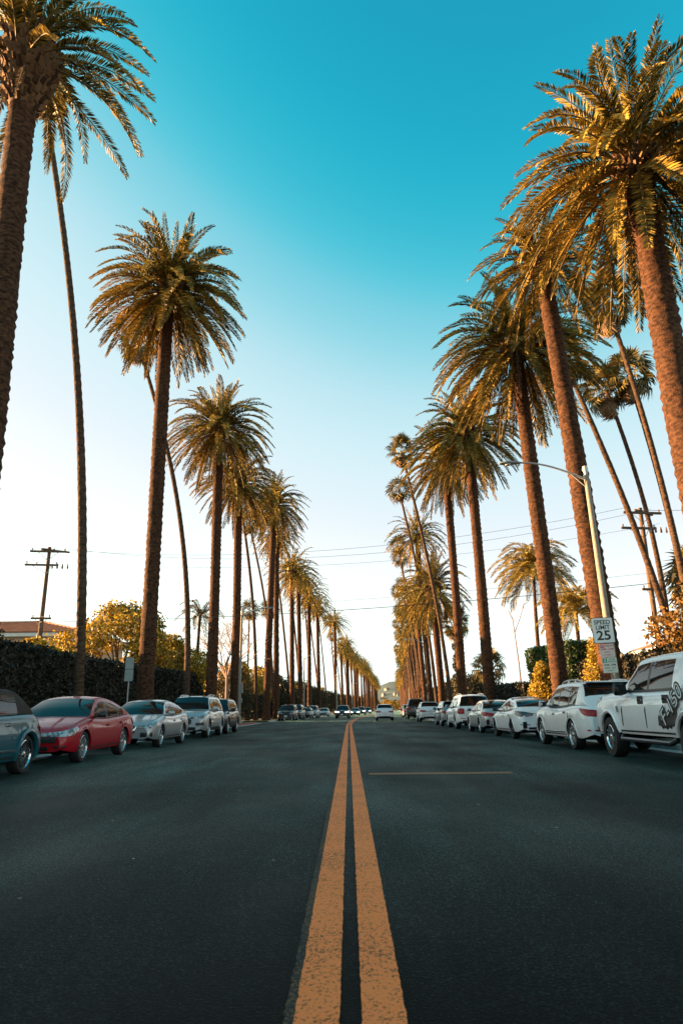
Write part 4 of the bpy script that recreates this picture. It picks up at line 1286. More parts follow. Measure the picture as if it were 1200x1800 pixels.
class Car:
    def __init__(s, **k):
        s.__dict__.update(dict(kf=.28, kr=.18, zlow=.21, cap=.80, cround=.6, spokes=10, rim='alloy', lip=.016, lipmat=None, rails=False, cladding=False, mirror=None, glass='glass', rearglass=None, roofmat=None, roofdark=False, rubbing=False, plate_r='plate', plate_f='plate', rear='sedan', front='sedan', tail='taillamp', handles=None, hub=.30, chrome_trim=False, zbf=.27, zbr=.31))
        s.__dict__.update(k)
        s.zt = pchip(s.top)
        s.paints = M[s.paint]
    def w(s, y):
        d = s.L / 2 - abs(y)
        if d >= s.cround: return s.W / 2
        return s.W / 2 * (s.cap + (1 - s.cap) * math.sqrt(max(0, 1 - (1 - max(d, 0) / s.cround) ** 2)))
    def hw(s, y, z):
        t = (z - s.zlow) / max(.2, s.zt(y) - s.zlow)
        return s.w(y) * FZ(min(max(t, -.2), 1))
    def zb(s, y):
        base = s.zlow
        d = s.L / 2 - abs(y)
        e = s.zbf if y > 0 else s.zbr
        if d < .5: base += (e - base) * (1 - d / .5) ** 2
        ra = s.r + s.gap
        for ya in (s.fa, s.fa - s.wb):
            q = ra * ra - (y - ya) ** 2
            if q > 0:
                base = max(base, s.r + math.sqrt(q))
        return base
    def df(s, p):
        x, y, z = p
        for sg, k in ((1, s.kf), (-1, s.kr)):
            t = (sg * y - (s.L / 2 - .7)) / .7
            if t > 0:
                t = min(t, 1); t = t * t * (3 - 2 * t)
                y -= sg * t * (k * max(0, z - .52) + .35 * max(0, .40 - z) ** 1.2)
        return (x, y, z)
    gap = .045
    # ---- patches that follow the skin
    def skin(s, end, q, z, off):
        e = s.L / 2 * end
        xe = s.W / 2 * s.cap * .90
        def pt(q):
            if q <= xe: return (q, e)
            y = abs(e) - (q - xe) * 1.0
            return (max(s.hw(end * y, z), 0), end * y)
        a, b = pt(q - .012), pt(q + .012)
        x, y = pt(q)
        tx, ty = b[0] - a[0], b[1] - a[1]
        l = math.hypot(tx, ty) or 1
        nx, ny = -ty / l * end * 1.0, tx / l * end
        if end > 0: nx, ny = -ty / l, tx / l
        else: nx, ny = ty / l, -tx / l
        X, Y, Z = s.df((x, y, z))
        return (X + nx * off, Y + ny * off, Z)
    def patch(s, end, pts, name, mat, root, off=.006, n=8, both=True, label=None):
        """pts: list of (q, zlo, zhi) along the skin from the car's middle outwards"""
        lo, hi = pchip([(p[0], p[1]) for p in pts]), pchip([(p[0], p[2]) for p in pts])
        q0, q1 = pts[0][0], pts[-1][0]
        sides = (1, -1) if both else (0,)
        out = []
        for sd in sides:
            vs, fs = [], []
            qs = np.linspace(q0, q1, n + 1)
            rows = 3
            for q in qs:
                for r_ in range(rows + 1):
                    z = lo(q) + (hi(q) - lo(q)) * r_ / rows
                    bulge = off * (1.6 if 0 < r_ < rows else 1.0)
                    if sd == 0:
                        p = s.skin(end, abs(q), z, bulge); p = (math.copysign(p[0], q), p[1], p[2])
                    else:
                        p = s.skin(end, q, z, bulge); p = (p[0] * sd, p[1], p[2])
                    vs.append(p)
            m = rows + 1
            for i in range(n):
                for r_ in range(rows):
                    fs.append((i * m + r_, i * m + r_ + 1, (i + 1) * m + r_ + 1, (i + 1) * m + r_))
            # rim skirt back to the skin, so that the lens has depth
            o = len(vs)
            border = [i * m for i in range(n + 1)] + [n * m + r_ for r_ in range(1, m)] + [i * m + rows for i in range(n - 1, -1, -1)] + [r_ for r_ in range(rows - 1, 0, -1)]
            for bI in border:
                x, y, z = vs[bI]
                vs.append((x * .985, y - end * .02, z))
            for k in range(len(border)):
                k2 = (k + 1) % len(border)
                fs.append((border[k], border[k2], o + k2, o + k))
            ob = MB().add(vs, fs).build(name, mat, root, angle=50)
            out.append(ob)
        return out
    def sidebar(s, pts, width, off, name, mat, root, both=(1, -1), depth=.0):
        """thin strip on the flank through (y, z) points"""
        for sd in both:
            vs, fs = [], []
            for i, (y, z) in enumerate(pts):
                a, b = pts[max(i - 1, 0)], pts[min(i + 1, len(pts) - 1)]
                ty, tz = b[0] - a[0], b[1] - a[1]; l = math.hypot(ty, tz)
                ny, nz = -tz / l * width / 2, ty / l * width / 2
                for k in (-1, 1):
                    Y, Z = y + k * ny, z + k * nz
                    p = s.df((s.hw(Y, Z) + off, Y, Z)); vs.append((p[0] * sd, p[1], p[2]))
                for k in (-1, 1):
                    Y, Z = y + k * ny, z + k * nz
                    p = s.df((s.hw(Y, Z) - .01, Y, Z)); vs.append((p[0] * sd, p[1], p[2]))
            for i in range(len(pts) - 1):
                a, b = 4 * i, 4 * i + 4
                for u, v in ((0, 1), (1, 3), (3, 2), (2, 0)):
                    fs.append((a + u, a + v, b + v, b + u))
            n4 = 4 * (len(pts) - 1)
            fs += [(0, 2, 3, 1), (n4, n4 + 1, n4 + 3, n4 + 2)]
            MB().add(vs, fs).build(name, mat, root, angle=30)
    def build(s, label, cat, group, x, y, facing, name='parked_car', tilt=0.0):
        root = empty(name, (x, y, 0), facing, label, cat, group)
        paint = s.paints
        # --- body shell
        st = set(np.linspace(-s.L / 2, s.L / 2, 46))
        for ya in (s.fa, s.fa - s.wb):
            ra = s.r + s.gap
            for k in range(15):
                a = math.pi * k / 14
                st.add(ya + ra * math.cos(a))
            st.add(ya + ra + .004); st.add(ya - ra - .004)
        for k in (0.02, .05, .1, .16, .23):
            st.add(s.L / 2 - k); st.add(-s.L / 2 + k)
        st = sorted(st)
        st = [st[0]] + [b for a, b in zip(st, st[1:]) if b - a > 1e-4]
        vs, fs, mi = [], [], []
        K = 10
        for yy in st:
            zb, zt = s.zb(yy), s.zt(yy)
            zs = [zb, zb + .035, .34, .48, .62, zt - .16, zt - .10, zt - .04, zt]
            for i in range(1, len(zs)):
                zs[i] = max(zs[i], zs[i - 1] + .003)
            for i in range(len(zs) - 2, 0, -1):
                zs[i] = min(zs[i], zs[i + 1] - .002)
            half = [(s.hw(yy, zs[0]) * .86, zs[0])] + [(s.hw(yy, z), z) for z in zs[1:-1]] + [(s.w(yy) * .84, zs[-1])]
            ring = [(0, zb)] + half + [(0, zt + .028)]
            ring = ring + [(-p[0], p[1]) for p in ring[-2:0:-1]]
            for p in ring:
                vs.append(s.df((p[0], yy, p[1])))
        n = len(ring)
        for i in range(len(st) - 1):
            for k in range(n):
                k2 = (k + 1) % n
                fs.append((i * n + k, i * n + k2, (i + 1) * n + k2, (i + 1) * n + k))
                mi.append(1 if k in (0, 1, n - 1, n - 2) else 0)
        fs.append(tuple(range(n))); mi.append(0)
        fs.append(tuple(range(len(st) * n - 1, (len(st) - 1) * n - 1, -1))); mi.append(0)
        me = bpy.data.meshes.new('body'); me.from_pydata(vs, [], fs)
        me.materials.append(paint); me.materials.append(M['trim'])
        me.polygons.foreach_set('material_index', mi)
        shade(me, 38)
        body = link('body', me, None, root)
        # --- cabin
        yc, yh, yrh, yrb = s.cab
        bz = lambda q: s.zt(q) - .015
        H = s.H - .035
        zc, zr_ = bz(yc), bz(yrb)
        L1 = lambda t: (yc + (yh - yc) * t, zc + (H - .045 - zc) * t + .035 * math.sin(math.pi * t))
        L2 = lambda t: (yrb + (yrh - yrb) * t, zr_ + (H - s.rdrop - zr_) * t + s.rbulge * math.sin(math.pi * t))
        keys = [L2(0), L2(.3), L2(.6), L2(.85), L2(1.0), ((yrh + yh) / 2 + .1, H), L1(1.0), L1(.85), L1(.6), L1(.3), L1(0)]
        zroof = pchip(keys)
        stc = set(np.linspace(yrb, yc, 34))
        for a, b in s.wins: stc.add(a); stc.add(b)
        ws0, ws1 = L1(.06)[0], L1(.93)[0]
        rs0, rs1 = L2(s.rg[0])[0], L2(s.rg[1])[0]
        for q in (ws0, ws1, rs0, rs1): stc.add(q)
        stc = sorted(stc)
        stc = [stc[0]] + [b for a, b in zip(stc, stc[1:]) if b - a > 1e-4]
        Vc = []
        for yy in stc:
            zb_, zr = bz(yy), max(zroof(yy), bz(yy) + .001)
            xb = s.w(yy) * .895
            hh = zr - zb_
            Hh = max(.1, H - zb_)
            dc = .055 * min(1, hh / .25)
            fx = lambda t: xb + (s.wr - xb) * (t * (hh - dc) / Hh) + .02 * math.sin(math.pi * t * min(1, hh / .3))
            half = [(fx(t), zb_ + (hh - dc) * t) for t in (0, .07, .35, .65, .90, 1.0)]
            xcn = half[-1][0]
            cr = min(1, hh / .2)
            half += [(xcn * .955, zr - .014 * cr), (xcn * .80, zr + .010 * cr), (xcn * .42, zr + .030 * cr), (0, zr + .036 * cr)]
            row = half + [(-p[0], p[1]) for p in half[-2::-1]]
            Vc.append([s.df((p[0], yy, p[1])) for p in row])
        m = len(Vc[0]); hN = 9
        parts = {}
        def inwin(a, b):
            for i, (w0, w1) in enumerate(s.wins):
                lo, hi = min(w0, w1), max(w0, w1)
                if a >= lo - 1e-5 and b <= hi + 1e-5: return i
            return None
        allw = [q for w_ in s.wins for q in w_]
        for i in range(len(stc) - 1):
            a, b = stc[i], stc[i + 1]
            wi = inwin(a, b)
            for k in range(m - 1):
                kk = k if k < hN else m - 2 - k
                side_ = 1 if k < hN else -1
                key = 'shell'
                if kk == 0 and a >= min(allw) - 1e-5 and b <= max(allw) + 1e-5: key = 'pillar'
                elif 1 <= kk <= 3:
                    if wi is not None: key = ('side_window', side_, wi)
                    elif a >= min(allw) - 1e-5 and b <= max(allw) + 1e-5: key = 'pillar'
                elif kk >= 6:
                    if a >= ws1 - 1e-5 and b <= ws0 + 1e-5: key = 'windscreen'
                    elif a >= rs0 - 1e-5 and b <= rs1 + 1e-5: key = 'rear_window'
                    elif s.roofdark and a > rs1 - 1e-5 and b < ws1 + 1e-5: key = 'glass_roof'
                parts.setdefault(key, []).append((i, k))
        for key, lst in parts.items():
            idx, vv, ff = {}, [], []
            for i, k in lst:
                q = []
                for (ii, k_) in ((i, k), (i, k + 1), (i + 1, k + 1), (i + 1, k)):
                    if (ii, k_) not in idx:
                        idx[(ii, k_)] = len(vv); vv.append(Vc[ii][k_])
                    q.append(idx[(ii, k_)])
                ff.append(tuple(q))
            nm = key if isinstance(key, str) else key[0]
            mat = {'shell': s.roofmat or paint, 'pillar': M['trim'], 'windscreen': M['glass'], 'rear_window': M[s.rearglass or s.glass], 'side_window': M[s.glass], 'glass_roof': M['glass_dark']}[nm]
            MB().add(vv, ff).build({'shell': 'roof', 'pillar': 'window_pillar'}.get(nm, nm), mat, root, angle=45)
        # --- wheels
        for ya in (s.fa, s.fa - s.wb):
            for sd in (1, -1):
                s.wheel(root, sd, ya)
        # --- arch lips
        ra = s.r + s.gap
        for ya in (s.fa, s.fa - s.wb):
            for sd in (1, -1):
                pts = []
                a0 = math.asin(max(-.9, min(.4, (s.zlow + .05 - s.r) / ra)))
                for k in range(17):
                    a = a0 + (math.pi - 2 * a0) * k / 16
                    yy, zz = ya + (ra + s.lip * .5) * math.cos(a), s.r + (ra + s.lip * .5) * math.sin(a)
                    p = s.df((s.hw(yy, zz) + s.lip * .15, yy, zz)); pts.append((p[0] * sd, p[1], p[2]))
                MB().tube(pts, s.lip, 6).build('wheel_arch', M[s.lipmat] if s.lipmat else paint, root)
        # --- shut lines
        zt0 = s.zt(0) - .06
        for yy, zlo in s.doors:
            sl = .05
            s.sidebar([(yy, zlo), (yy + sl * .3, (zlo + zt0) / 2), (yy + sl * .2, zt0)], .016, .0025, 'door_gap', M['gap'], body)
        s.sidebar([(s.fa - ra - .03, s.zlow + .09), (s.fa - s.wb + ra + .03, s.zlow + .10)], .03 if not s.cladding else .12, .004 if not s.cladding else .008, 'sill', M['trim'], root)
        if s.rubbing:
            s.sidebar([(s.fa - ra - .08, .40), (s.fa - s.wb + ra + .08, .42)], .03, .012, 'side_moulding', M['chrome'] if s.chrome_trim else M['trim'], root)
        # --- handles
        for yy in s.handles_y:
            z = s.zt(yy) - .17
            for sd in (1, -1):
                hx = s.hw(yy, z)
                hnd = MB().box((sd * (hx + .016), yy, z), (.022, .19, .028)).build('door_handle', M[s.handles] if s.handles else paint, root)
                MB().box((sd * (hx + .001), yy, z - .002), (.006, .15, .055)).build('handle_recess', M['gap'], hnd)
                if s.rear == 'pickup':
                    MB().box((sd * (hx + .003), yy, z + .0), (.008, .25, .15)).build('handle_bezel', M['trim'], hnd)
        # --- mirrors
        for sd in (1, -1):
            ym, zm = yc - s.mir[0], bz(yc - s.mir[0]) + s.mir[1]
            xm = s.w(ym) * .90
            mb = MB()
            vs, fs = [], []
            mw, mh, md = s.mirsize
            prof = [(0, .35, .45), (.12, .8, .8), (.45, 1, 1), (.85, .95, .95), (1, .6, .7)]
            for t, a, b in prof:
                for k in range(8):
                    an = 2 * math.pi * k / 8 + .39
                    vs.append((sd * (xm + .07 + mw * t), ym + md * .55 * a * math.cos(an) * 1.05 - .03 * t, zm + mh * .55 * b * math.sin(an)))
            for i in range(len(prof) - 1):
                for k in range(8):
                    fs.append((i * 8 + k, i * 8 + (k + 1) % 8, i * 8 + 8 + (k + 1) % 8, i * 8 + 8 + k))
            fs += [tuple(range(8)), tuple(range(len(prof) * 8 - 1, len(prof) * 8 - 9, -1))]
            mo = mb.add(vs, fs).tube([(sd * (xm - .03), ym, zm - .05), (sd * (xm + .12), ym, zm - .02)], .028, 6).build('wing_mirror', M[s.mirror] if s.mirror else paint, root, angle=50)
            MB().box((sd * (xm + .07 + mw * .52), ym - md * .55 - .012, zm), (mw * .8, .006, mh * .75)).build('mirror_glass', M['glass'], mo, angle=0)
        # --- roof rails
        if s.rails:
            for sd in (1, -1):
                pts = [(sd * s.wr * .90, yh - .25 - (yh - yrh - .45) * t, zroof(yh - .25 - (yh - yrh - .45) * t) + .030 + .035 * math.sin(math.pi * t) ** .3) for t in np.linspace(0, 1, 9)]
                pts = [(pts[0][0], pts[0][1] + .12, pts[0][2] - .06)] + pts + [(pts[-1][0], pts[-1][1] - .12, pts[-1][2] - .06)]
                MB().tube(pts, .018, 6).build('roof_rail', M['alloy'], root)
                for t in (.3, .65):
                    yy = yh - .25 - (yh - yrh - .45) * t
                    MB().box((sd * s.wr * .90, yy, zroof(yy) + .04), (.03, .12, .09)).build('rail_foot', M['alloy'], root)
        s.detail(root, body, zroof)
        return root
    def wheel(s, root, sd, ya):
        r = s.r; tw = .21 if r < .36 else .24
        if r > .40: tw = .28
        xo = sd * (s.W / 2 - .018 + s.track)
        rr = r * s.rimr
        prof = [(-tw, rr), (-tw, r * .93), (-tw * .9, r * .985), (-tw * .75, r), (-tw * .25, r), (-tw * .1, r * .985), (-.002, r * .93), (0, rr * 1.06), (-.03, rr)]
        t = MB().lathe_x([(sd * p[0], p[1]) for p in prof], 32, (xo, ya, r)).build('wheel', M['tyre'], root)
        rim = MB()
        rim.lathe_x([(sd * -.012, rr * 1.015), (sd * -.006, rr * .965), (sd * -.02, rr * .93), (sd * -.07, rr * .90)], 32, (xo, ya, r))
        ns = s.spokes
        for k in range(ns):
            a = 2 * math.pi * (k + .25) / ns
            w0, w1 = (.030, .042) if ns <= 6 else (.016, .022)
            if ns > 14: w0, w1 = .009, .012
            for q in ((0,) if ns > 6 else (-.15, .15)):
                ca, sa = math.cos(a + q), math.sin(a + q)
                cb, sb_ = math.cos(a + q * .25), math.sin(a + q * .25)
                p0 = Vector((0, cb * rr * .14, sb_ * rr * .14)); p1 = Vector((0, ca * rr * .94, sa * rr * .94))
                d = (p1 - p0).normalized(); nrm = Vector((0, -d.z, d.y))
                x0, x1, xb = -.030, -.022, -.055
                vs = []
                for p, w_, xx in ((p0, w1, x0), (p1, w0, x1)):
                    for kx, kw in ((xx, 1), (xx, -1), (xb, -1), (xb, 1)):
                        v = p + nrm * w_ * kw
                        vs.append((xo + sd * kx, ya + v.y, r + v.z))
                rim.add(vs, [(0, 1, 5, 4), (1, 2, 6, 5), (2, 3, 7, 6), (3, 0, 4, 7)])
        rim.lathe_x([(sd * -.05, rr * .22), (sd * -.022, rr * .20), (sd * -.012, rr * .10), (sd * -.012, .001)], 14, (xo, ya, r))
        rim.build('rim', M[s.rim], t, angle=35)
        MB().lathe_x([(sd * -.075, rr * .97), (sd * -.075, .001)], 24, (xo, ya, r)).build('backing_disc', M['gap'], t)  # near-black disc closing the wheel behind the spokes
    def detail(s, root, body, zroof):
        L2 = s.L / 2
        xe = s.W / 2 * s.cap * .90
        zf = s.zt(L2 - .12)
        if s.front == 'sedan':
            s.patch(1, [(.50 * xe, zf - .135, zf - .075), (xe, zf - .145, zf - .045), (xe + .30, zf - .12, zf + .015), (xe + .52, zf - .02, zf + .045)], 'headlight', M[s.headmat], root, .008, 12)
            s.patch(1, [(-.98 * xe, zf - .115, zf - .085), (0, zf - .12, zf - .085), (.98 * xe, zf - .115, zf - .085)], 'upper_grille', M['chrome' if s.chrome_trim else 'trim'], root, .006, 8, both=False)
            s.patch(1, [(-.98 * xe, zf - .26, zf - .15), (0, zf - .27, zf - .16), (.98 * xe, zf - .26, zf - .15)], 'grille', M['trim'], root, .004, 8, both=False)
            s.patch(1, [(-.74 * xe, .285, .37), (0, .28, .38), (.74 * xe, .285, .37)], 'lower_intake', M['trim'], root, .005, 8, both=False)
            s.patch(1, [(xe * .94, .33, .39), (xe + .10, .34, .38)], 'fog_lamp', M['trim'], root, .005, 4)
        elif s.front == 'vgrille':
            s.patch(1, [(.52 * xe, zf - .12, zf - .05), (xe, zf - .14, zf - .02), (xe + .32, zf - .08, zf + .03), (xe + .62, zf + .01, zf + .055)], 'headlight', M[s.headmat], root, .008, 12)
            s.patch(1, [(-.50 * xe, zf - .28, zf - .05), (0, .36, zf - .03), (.50 * xe, zf - .28, zf - .05)], 'grille', M['trim'], root, .006, 10, both=False)
            s.patch(1, [(.06, .335, .36), (.30 * xe, .42, .47), (.56 * xe, zf - .24, zf - .10), (.60 * xe, zf - .08, zf - .04)], 'grille_surround', M['chrome'], root, .012, 8)
            s.patch(1, [(xe * .80, .33, .46), (xe + .12, .34, .45)], 'fog_lamp_recess', M['trim'], root, .006, 4)
            s.patch(1, [(-.7 * xe, .262, .295), (0, .262, .30), (.7 * xe, .262, .295)], 'lower_intake', M['trim'], root, .005, 6, both=False)
        elif s.front == 'suv':
            s.patch(1, [(.52 * xe, zf - .15, zf - .085), (xe, zf - .16, zf - .04), (xe + .30, zf - .10, zf + .01), (xe + .50, zf - .03, zf + .02)], 'headlight', M[s.headmat], root, .008, 12)
            s.patch(1, [(-.60 * xe, .58, zf - .20), (-.45 * xe, .53, zf - .12), (0, .52, zf - .11), (.45 * xe, .53, zf - .12), (.60 * xe, .58, zf - .20)], 'grille', M['trim'], root, .006, 8, both=False)
            for dz in (.0, .07, .14):
                s.patch(1, [(-.42 * xe, .60 + dz, .618 + dz), (.42 * xe, .60 + dz, .618 + dz)], 'grille_slat', M['dark_alloy'], root, .012, 4, both=False)
            s.patch(1, [(-.86 * xe, .33, .44), (0, .32, .45), (.86 * xe, .33, .44)], 'lower_intake', M['trim'], root, .006, 8, both=False)
            s.patch(1, [(xe * .86, .50, .60), (xe + .10, .50, .62), (xe + .16, .53, .60)], 'fog_lamp_recess', M['trim'], root, .007, 5)
            s.patch(1, [(-.7 * xe, .275, .31), (0, .27, .31), (.7 * xe, .275, .31)], 'skid_plate', M['alloy'], root, .010, 6, both=False)
        if s.front:
            if s.plate_f:
                p = s.skin(1, 0, .47, .02)
                MB().box((0, p[1], .47), (.31, .012, .155)).build('number_plate', M[s.plate_f], root, angle=0)
            s.patch(1, [(-.035, zf - .115, zf - .065), (.035, zf - .115, zf - .065)], 'badge', M['chrome'], root, .014, 4, both=False)
        zr = s.zt(-L2 + .10)
        t = M[s.tail]
        if s.rear == 'sedan':
            s.patch(-1, [(.56 * xe, zr - .20, zr - .13), (xe, zr - .25, zr - .08), (xe + .22, zr - .20, zr - .05), (xe + .46, zr - .09, zr - .045)], 'tail_light', t, root, .009, 12)
            s.patch(-1, [(-.54 * xe, zr - .15, zr - .135), (.54 * xe, zr - .15, zr - .135)], 'boot_gap', M['gap'], root, .004, 6, both=False)
            s.patch(-1, [(xe * .98, .36, .58), (xe + .02, .36, .58)], 'bumper_gap', M['gap'], body, .003, 2)
            s.patch(-1, [(-.9 * xe, .33, .40), (0, .32, .42), (.9 * xe, .33, .40)], 'rear_valance', M['trim'], root, .005, 8, both=False)
            s.patch(-1, [(xe * .80, .475, .50), (xe + .10, .475, .50)], 'reflector', M['taillamp'] if s.tail == 'taillamp' else M['trim'], root, .006, 4)
            zp = zr - .26
        elif s.rear == 'suv':
            s.patch(-1, [(.55 * xe, zr - .22, zr - .12), (xe, zr - .24, zr - .08), (xe + .24, zr - .17, zr - .05), (xe + .42, zr - .07, zr - .04)], 'tail_light', t, root, .010, 12)
            s.patch(-1, [(-.54 * xe, zr - .20, zr - .15), (.54 * xe, zr - .20, zr - .15)], 'chrome_strip', M['chrome'], root, .010, 6, both=False)
            s.patch(-1, [(-.95 * xe, .585, .597), (.95 * xe, .585, .597)], 'tailgate_gap', M['gap'], root, .004, 8, both=False)
            s.patch(-1, [(-.9 * xe, .32, .42), (0, .31, .45), (.9 * xe, .32, .42)], 'rear_valance', M['trim'], root, .006, 8, both=False)
            s.patch(-1, [(xe * .75, .475, .51), (xe + .12, .475, .51)], 'reflector', M['taillamp'] if s.tail == 'taillamp' else M['trim'], root, .007, 4)
            zp = zr - .31
            yy = s.cab[2]
            vs = [(-s.wr * .92, yy + .03, zroof(yy) + .012), (s.wr * .92, yy + .03, zroof(yy) + .012), (s.wr * .86, yy - .22, zroof(yy) + .015), (-s.wr * .86, yy - .22, zroof(yy) + .015)]
            vs = [s.df(v) for v in vs]; vs += [(v[0], v[1], v[2] + .035) for v in vs]
            MB().add(vs, [(3, 2, 1, 0), (4, 5, 6, 7), (0, 1, 5, 4), (1, 2, 6, 5), (2, 3, 7, 6), (3, 0, 4, 7)]).build('roof_spoiler', s.paints, root, angle=30)
        elif s.rear == 'tallsuv':
            s.patch(-1, [(.80 * xe, zr - .32, zr - .07), (xe, zr - .34, zr - .05), (xe + .16, zr - .30, zr - .07)], 'tail_light', t, root, .010, 8)
            s.patch(-1, [(-.75 * xe, zr - .40, zr - .388), (.75 * xe, zr - .40, zr - .388)], 'tailgate_gap', M['gap'], root, .004, 6, both=False)
            s.patch(-1, [(xe * .70, .53, .56), (xe + .02, .53, .56)], 'reflector', M['taillamp'], root, .007, 4)
            s.patch(-1, [(-.95 * xe, .33, .45), (0, .33, .45), (.95 * xe, .33, .45)], 'rear_valance', M['trim'], root, .006, 8, both=False)
            zp = zr - .24
        elif s.rear == 'pickup':
            s.patch(-1, [(.88 * xe, .86, 1.22), (xe + .12, .86, 1.22)], 'tail_light', t, root, .010, 5)
            s.patch(-1, [(-.8 * xe, .80, .81), (.8 * xe, .80, .81)], 'tailgate_gap', M['gap'], root, .004, 6, both=False)
            MB().box((0, -L2 - .06, .66), (s.W * .9, .14, .2)).build('rear_bumper', M['chrome'], root)
            zp = .70
        if s.plate_r and s.rear != 'pickup':
            p = s.skin(-1, 0, zp, .02)
            MB().box((0, p[1], zp), (.31, .012, .155)).build('number_plate', M[s.plate_r], root, angle=0)
        if s.rear and s.rear != 'pickup':
            s.patch(-1, [(-.04, zr - .12, zr - .07), (.04, zr - .12, zr - .07)], 'badge', M['chrome'], root, .012, 4, both=False)

SED = dict(L=4.65, W=1.80, H=1.42, wb=2.70, r=.325, fa=1.42, wr=.60, rdrop=.05, rbulge=.05, track=0, rimr=.69, headmat='headlamp',
           top=[(-2.325, .80), (-2.25, .93), (-2.1, .99), (-1.75, 1.01), (-1.0, .965), (0, .925), (.95, .935), (1.5, .86), (2.0, .765), (2.2, .71), (2.325, .60)],
           cab=(1.02, .18, -.82, -1.82), wins=[(.70, -.16), (-.23, -.98), (-1.05, -1.38)], rg=(.08, .95), doors=[(.98, .30), (-.16, .28), (-1.12, .62)], handles_y=[-.02, -.98], mir=(.30, .07), mirsize=(.19, .13, .15))
SUV = dict(L=4.85, W=1.92, H=1.70, wb=2.85, r=.37, fa=1.46, wr=.66, rdrop=.05, rbulge=.05, track=0, rimr=.66, headmat='headlamp', kf=.18, kr=.10, zlow=.26, zbf=.32, zbr=.36,
           top=[(-2.425, .90), (-2.36, 1.03), (-2.2, 1.09), (-1.5, 1.09), (0, 1.04), (1.05, 1.09), (1.6, 1.06), (2.1, .99), (2.33, .89), (2.425, .76)],
           cab=(1.10, .42, -1.86, -2.34), wins=[(.80, -.06), (-.13, -.98), (-1.06, -1.72)], rg=(.30, .92), doors=[(1.05, .38), (-.07, .36), (-1.18, .72)], handles_y=[.10, -.92], mir=(.32, .08), mirsize=(.21, .17, .17),
           rear='suv', front='suv', rails=True, rearglass='glass_dark')
def var(base, **k):
    d = dict(base); d.update(k); return Car(**d)

GP = 'cars parked along the hedge side kerb'
GQ = 'cars parked along the pickup side kerb'
PI = math.pi
# hedge side, fronts towards the camera
retro = var(SED, paint='p_teal', L=4.3, W=1.74, H=1.50, wb=2.60, r=.33, fa=1.42, wr=.60, kf=.2, kr=.35, cround=.9, cap=.70,
            top=[(-2.15, .72), (-2.05, .86), (-1.8, .98), (-1.35, 1.04), (-.6, 1.02), (0, 1.01), (.8, 1.02), (1.4, .98), (1.9, .86), (2.15, .66)],
            cab=(.78, .22, -.72, -1.50), wins=[(.52, -.08), (-.14, -.86)], rg=(.25, .75), rbulge=.14, rdrop=.03, roofmat=M['fabric_top'], spokes=20, rim='chrome', lip=.05, rimr=.74, rear='sedan', front='sedan', chrome_trim=True, rubbing=True, doors=[(.75, .30), (-.60, .28)], handles_y=[-.42], handles='chrome', mirror='chrome')
retro.build('teal retro convertible with a dark fabric top and wire-look chrome wheels', 'car', GP, -6.62, 11.65, PI)
red = var(SED, paint='p_red', spokes=10, rim='alloy', rimr=.73, chrome_trim=True, mirror='trim', plate_f=None)
red_o = red.build('glossy red sedan parked behind the teal convertible', 'car', GP, -6.62, 16.95, PI)
altima = var(SED, paint='p_silver', L=4.85, wb=2.82, fa=1.47, W=1.84, H=1.43, front='vgrille', spokes=10, rimr=.73, plate_f=None,
             top=[(-2.425, .82), (-2.35, .95), (-2.2, 1.0), (-1.8, 1.02), (-1.0, .97), (0, .93), (1.0, .945), (1.55, .87), (2.1, .77), (2.3, .71), (2.425, .60)],
             cab=(1.05, .2, -.86, -1.95), wins=[(.73, -.16), (-.23, -1.02), (-1.09, -1.45)])
altima.build('silver sedan between the red sedan and the pale silver SUV', 'car', GP, -6.62, 23.3, PI)
high = var(SUV, paint='p_silver2', spokes=10, rimr=.70, cladding=True, plate_f=None)
high_o = high.build('pale silver SUV with a black hexagonal grille and roof rails', 'car', GP, -6.65, 30.6, PI)
cx5 = var(SUV, paint='p_dark', L=4.5, wb=2.68, fa=1.38, W=1.84, H=1.66, cladding=True, rails=False, spokes=10,
          top=[(-2.25, .90), (-2.18, 1.03), (-2.02, 1.09), (-1.4, 1.08), (0, 1.03), (1.0, 1.06), (1.5, 1.02), (1.95, .95), (2.16, .87), (2.25, .74)],
          cab=(1.02, .36, -1.62, -2.16), wins=[(.72, -.10), (-.17, -.95), (-1.03, -1.5)])
cx5_o = cx5.build('black compact SUV parked behind the pale silver SUV', 'car', GP, -6.68, 35.6, PI)

# pickup side, tails towards the camera
truck = Car(paint='p_white', L=5.9, W=2.02, H=2.03, wb=3.68, r=.415, fa=1.98, wr=.69, rdrop=.03, rbulge=.03, track=.035, rimr=.60, headmat='headlamp', kf=.08, kr=.03, zlow=.47, zbf=.46, zbr=.52, cap=.90, cround=.35, gap=.10,
            top=[(-2.95, 1.40), (-2.9, 1.45), (-1.52, 1.45), (-1.45, 1.36), (-1.35, 1.345), (0, 1.33), (1.2, 1.34), (1.7, 1.34), (2.6, 1.29), (2.85, 1.22), (2.95, 1.05)],
            cab=(1.34, .66, -1.30, -1.42), wins=[(1.02, .10), (.0, -.98)], rg=(.2, .85), doors=[(1.24, .66), (.06, .64), (-1.12, .64), (-1.47, .62)], handles_y=[.26, -.86], handles='chrome', mir=(.40, .06), mirsize=(.26, .25, .20), mirror='trim',
            front='suv', rear='pickup', spokes=6, rim='chrome', lip=.045, plate_f=None)
tr = truck.build('white crew cab pickup with big F150 side lettering and chrome wheels', 'pickup truck', GQ, 6.70, 13.72, 0.0, name='parked_truck')
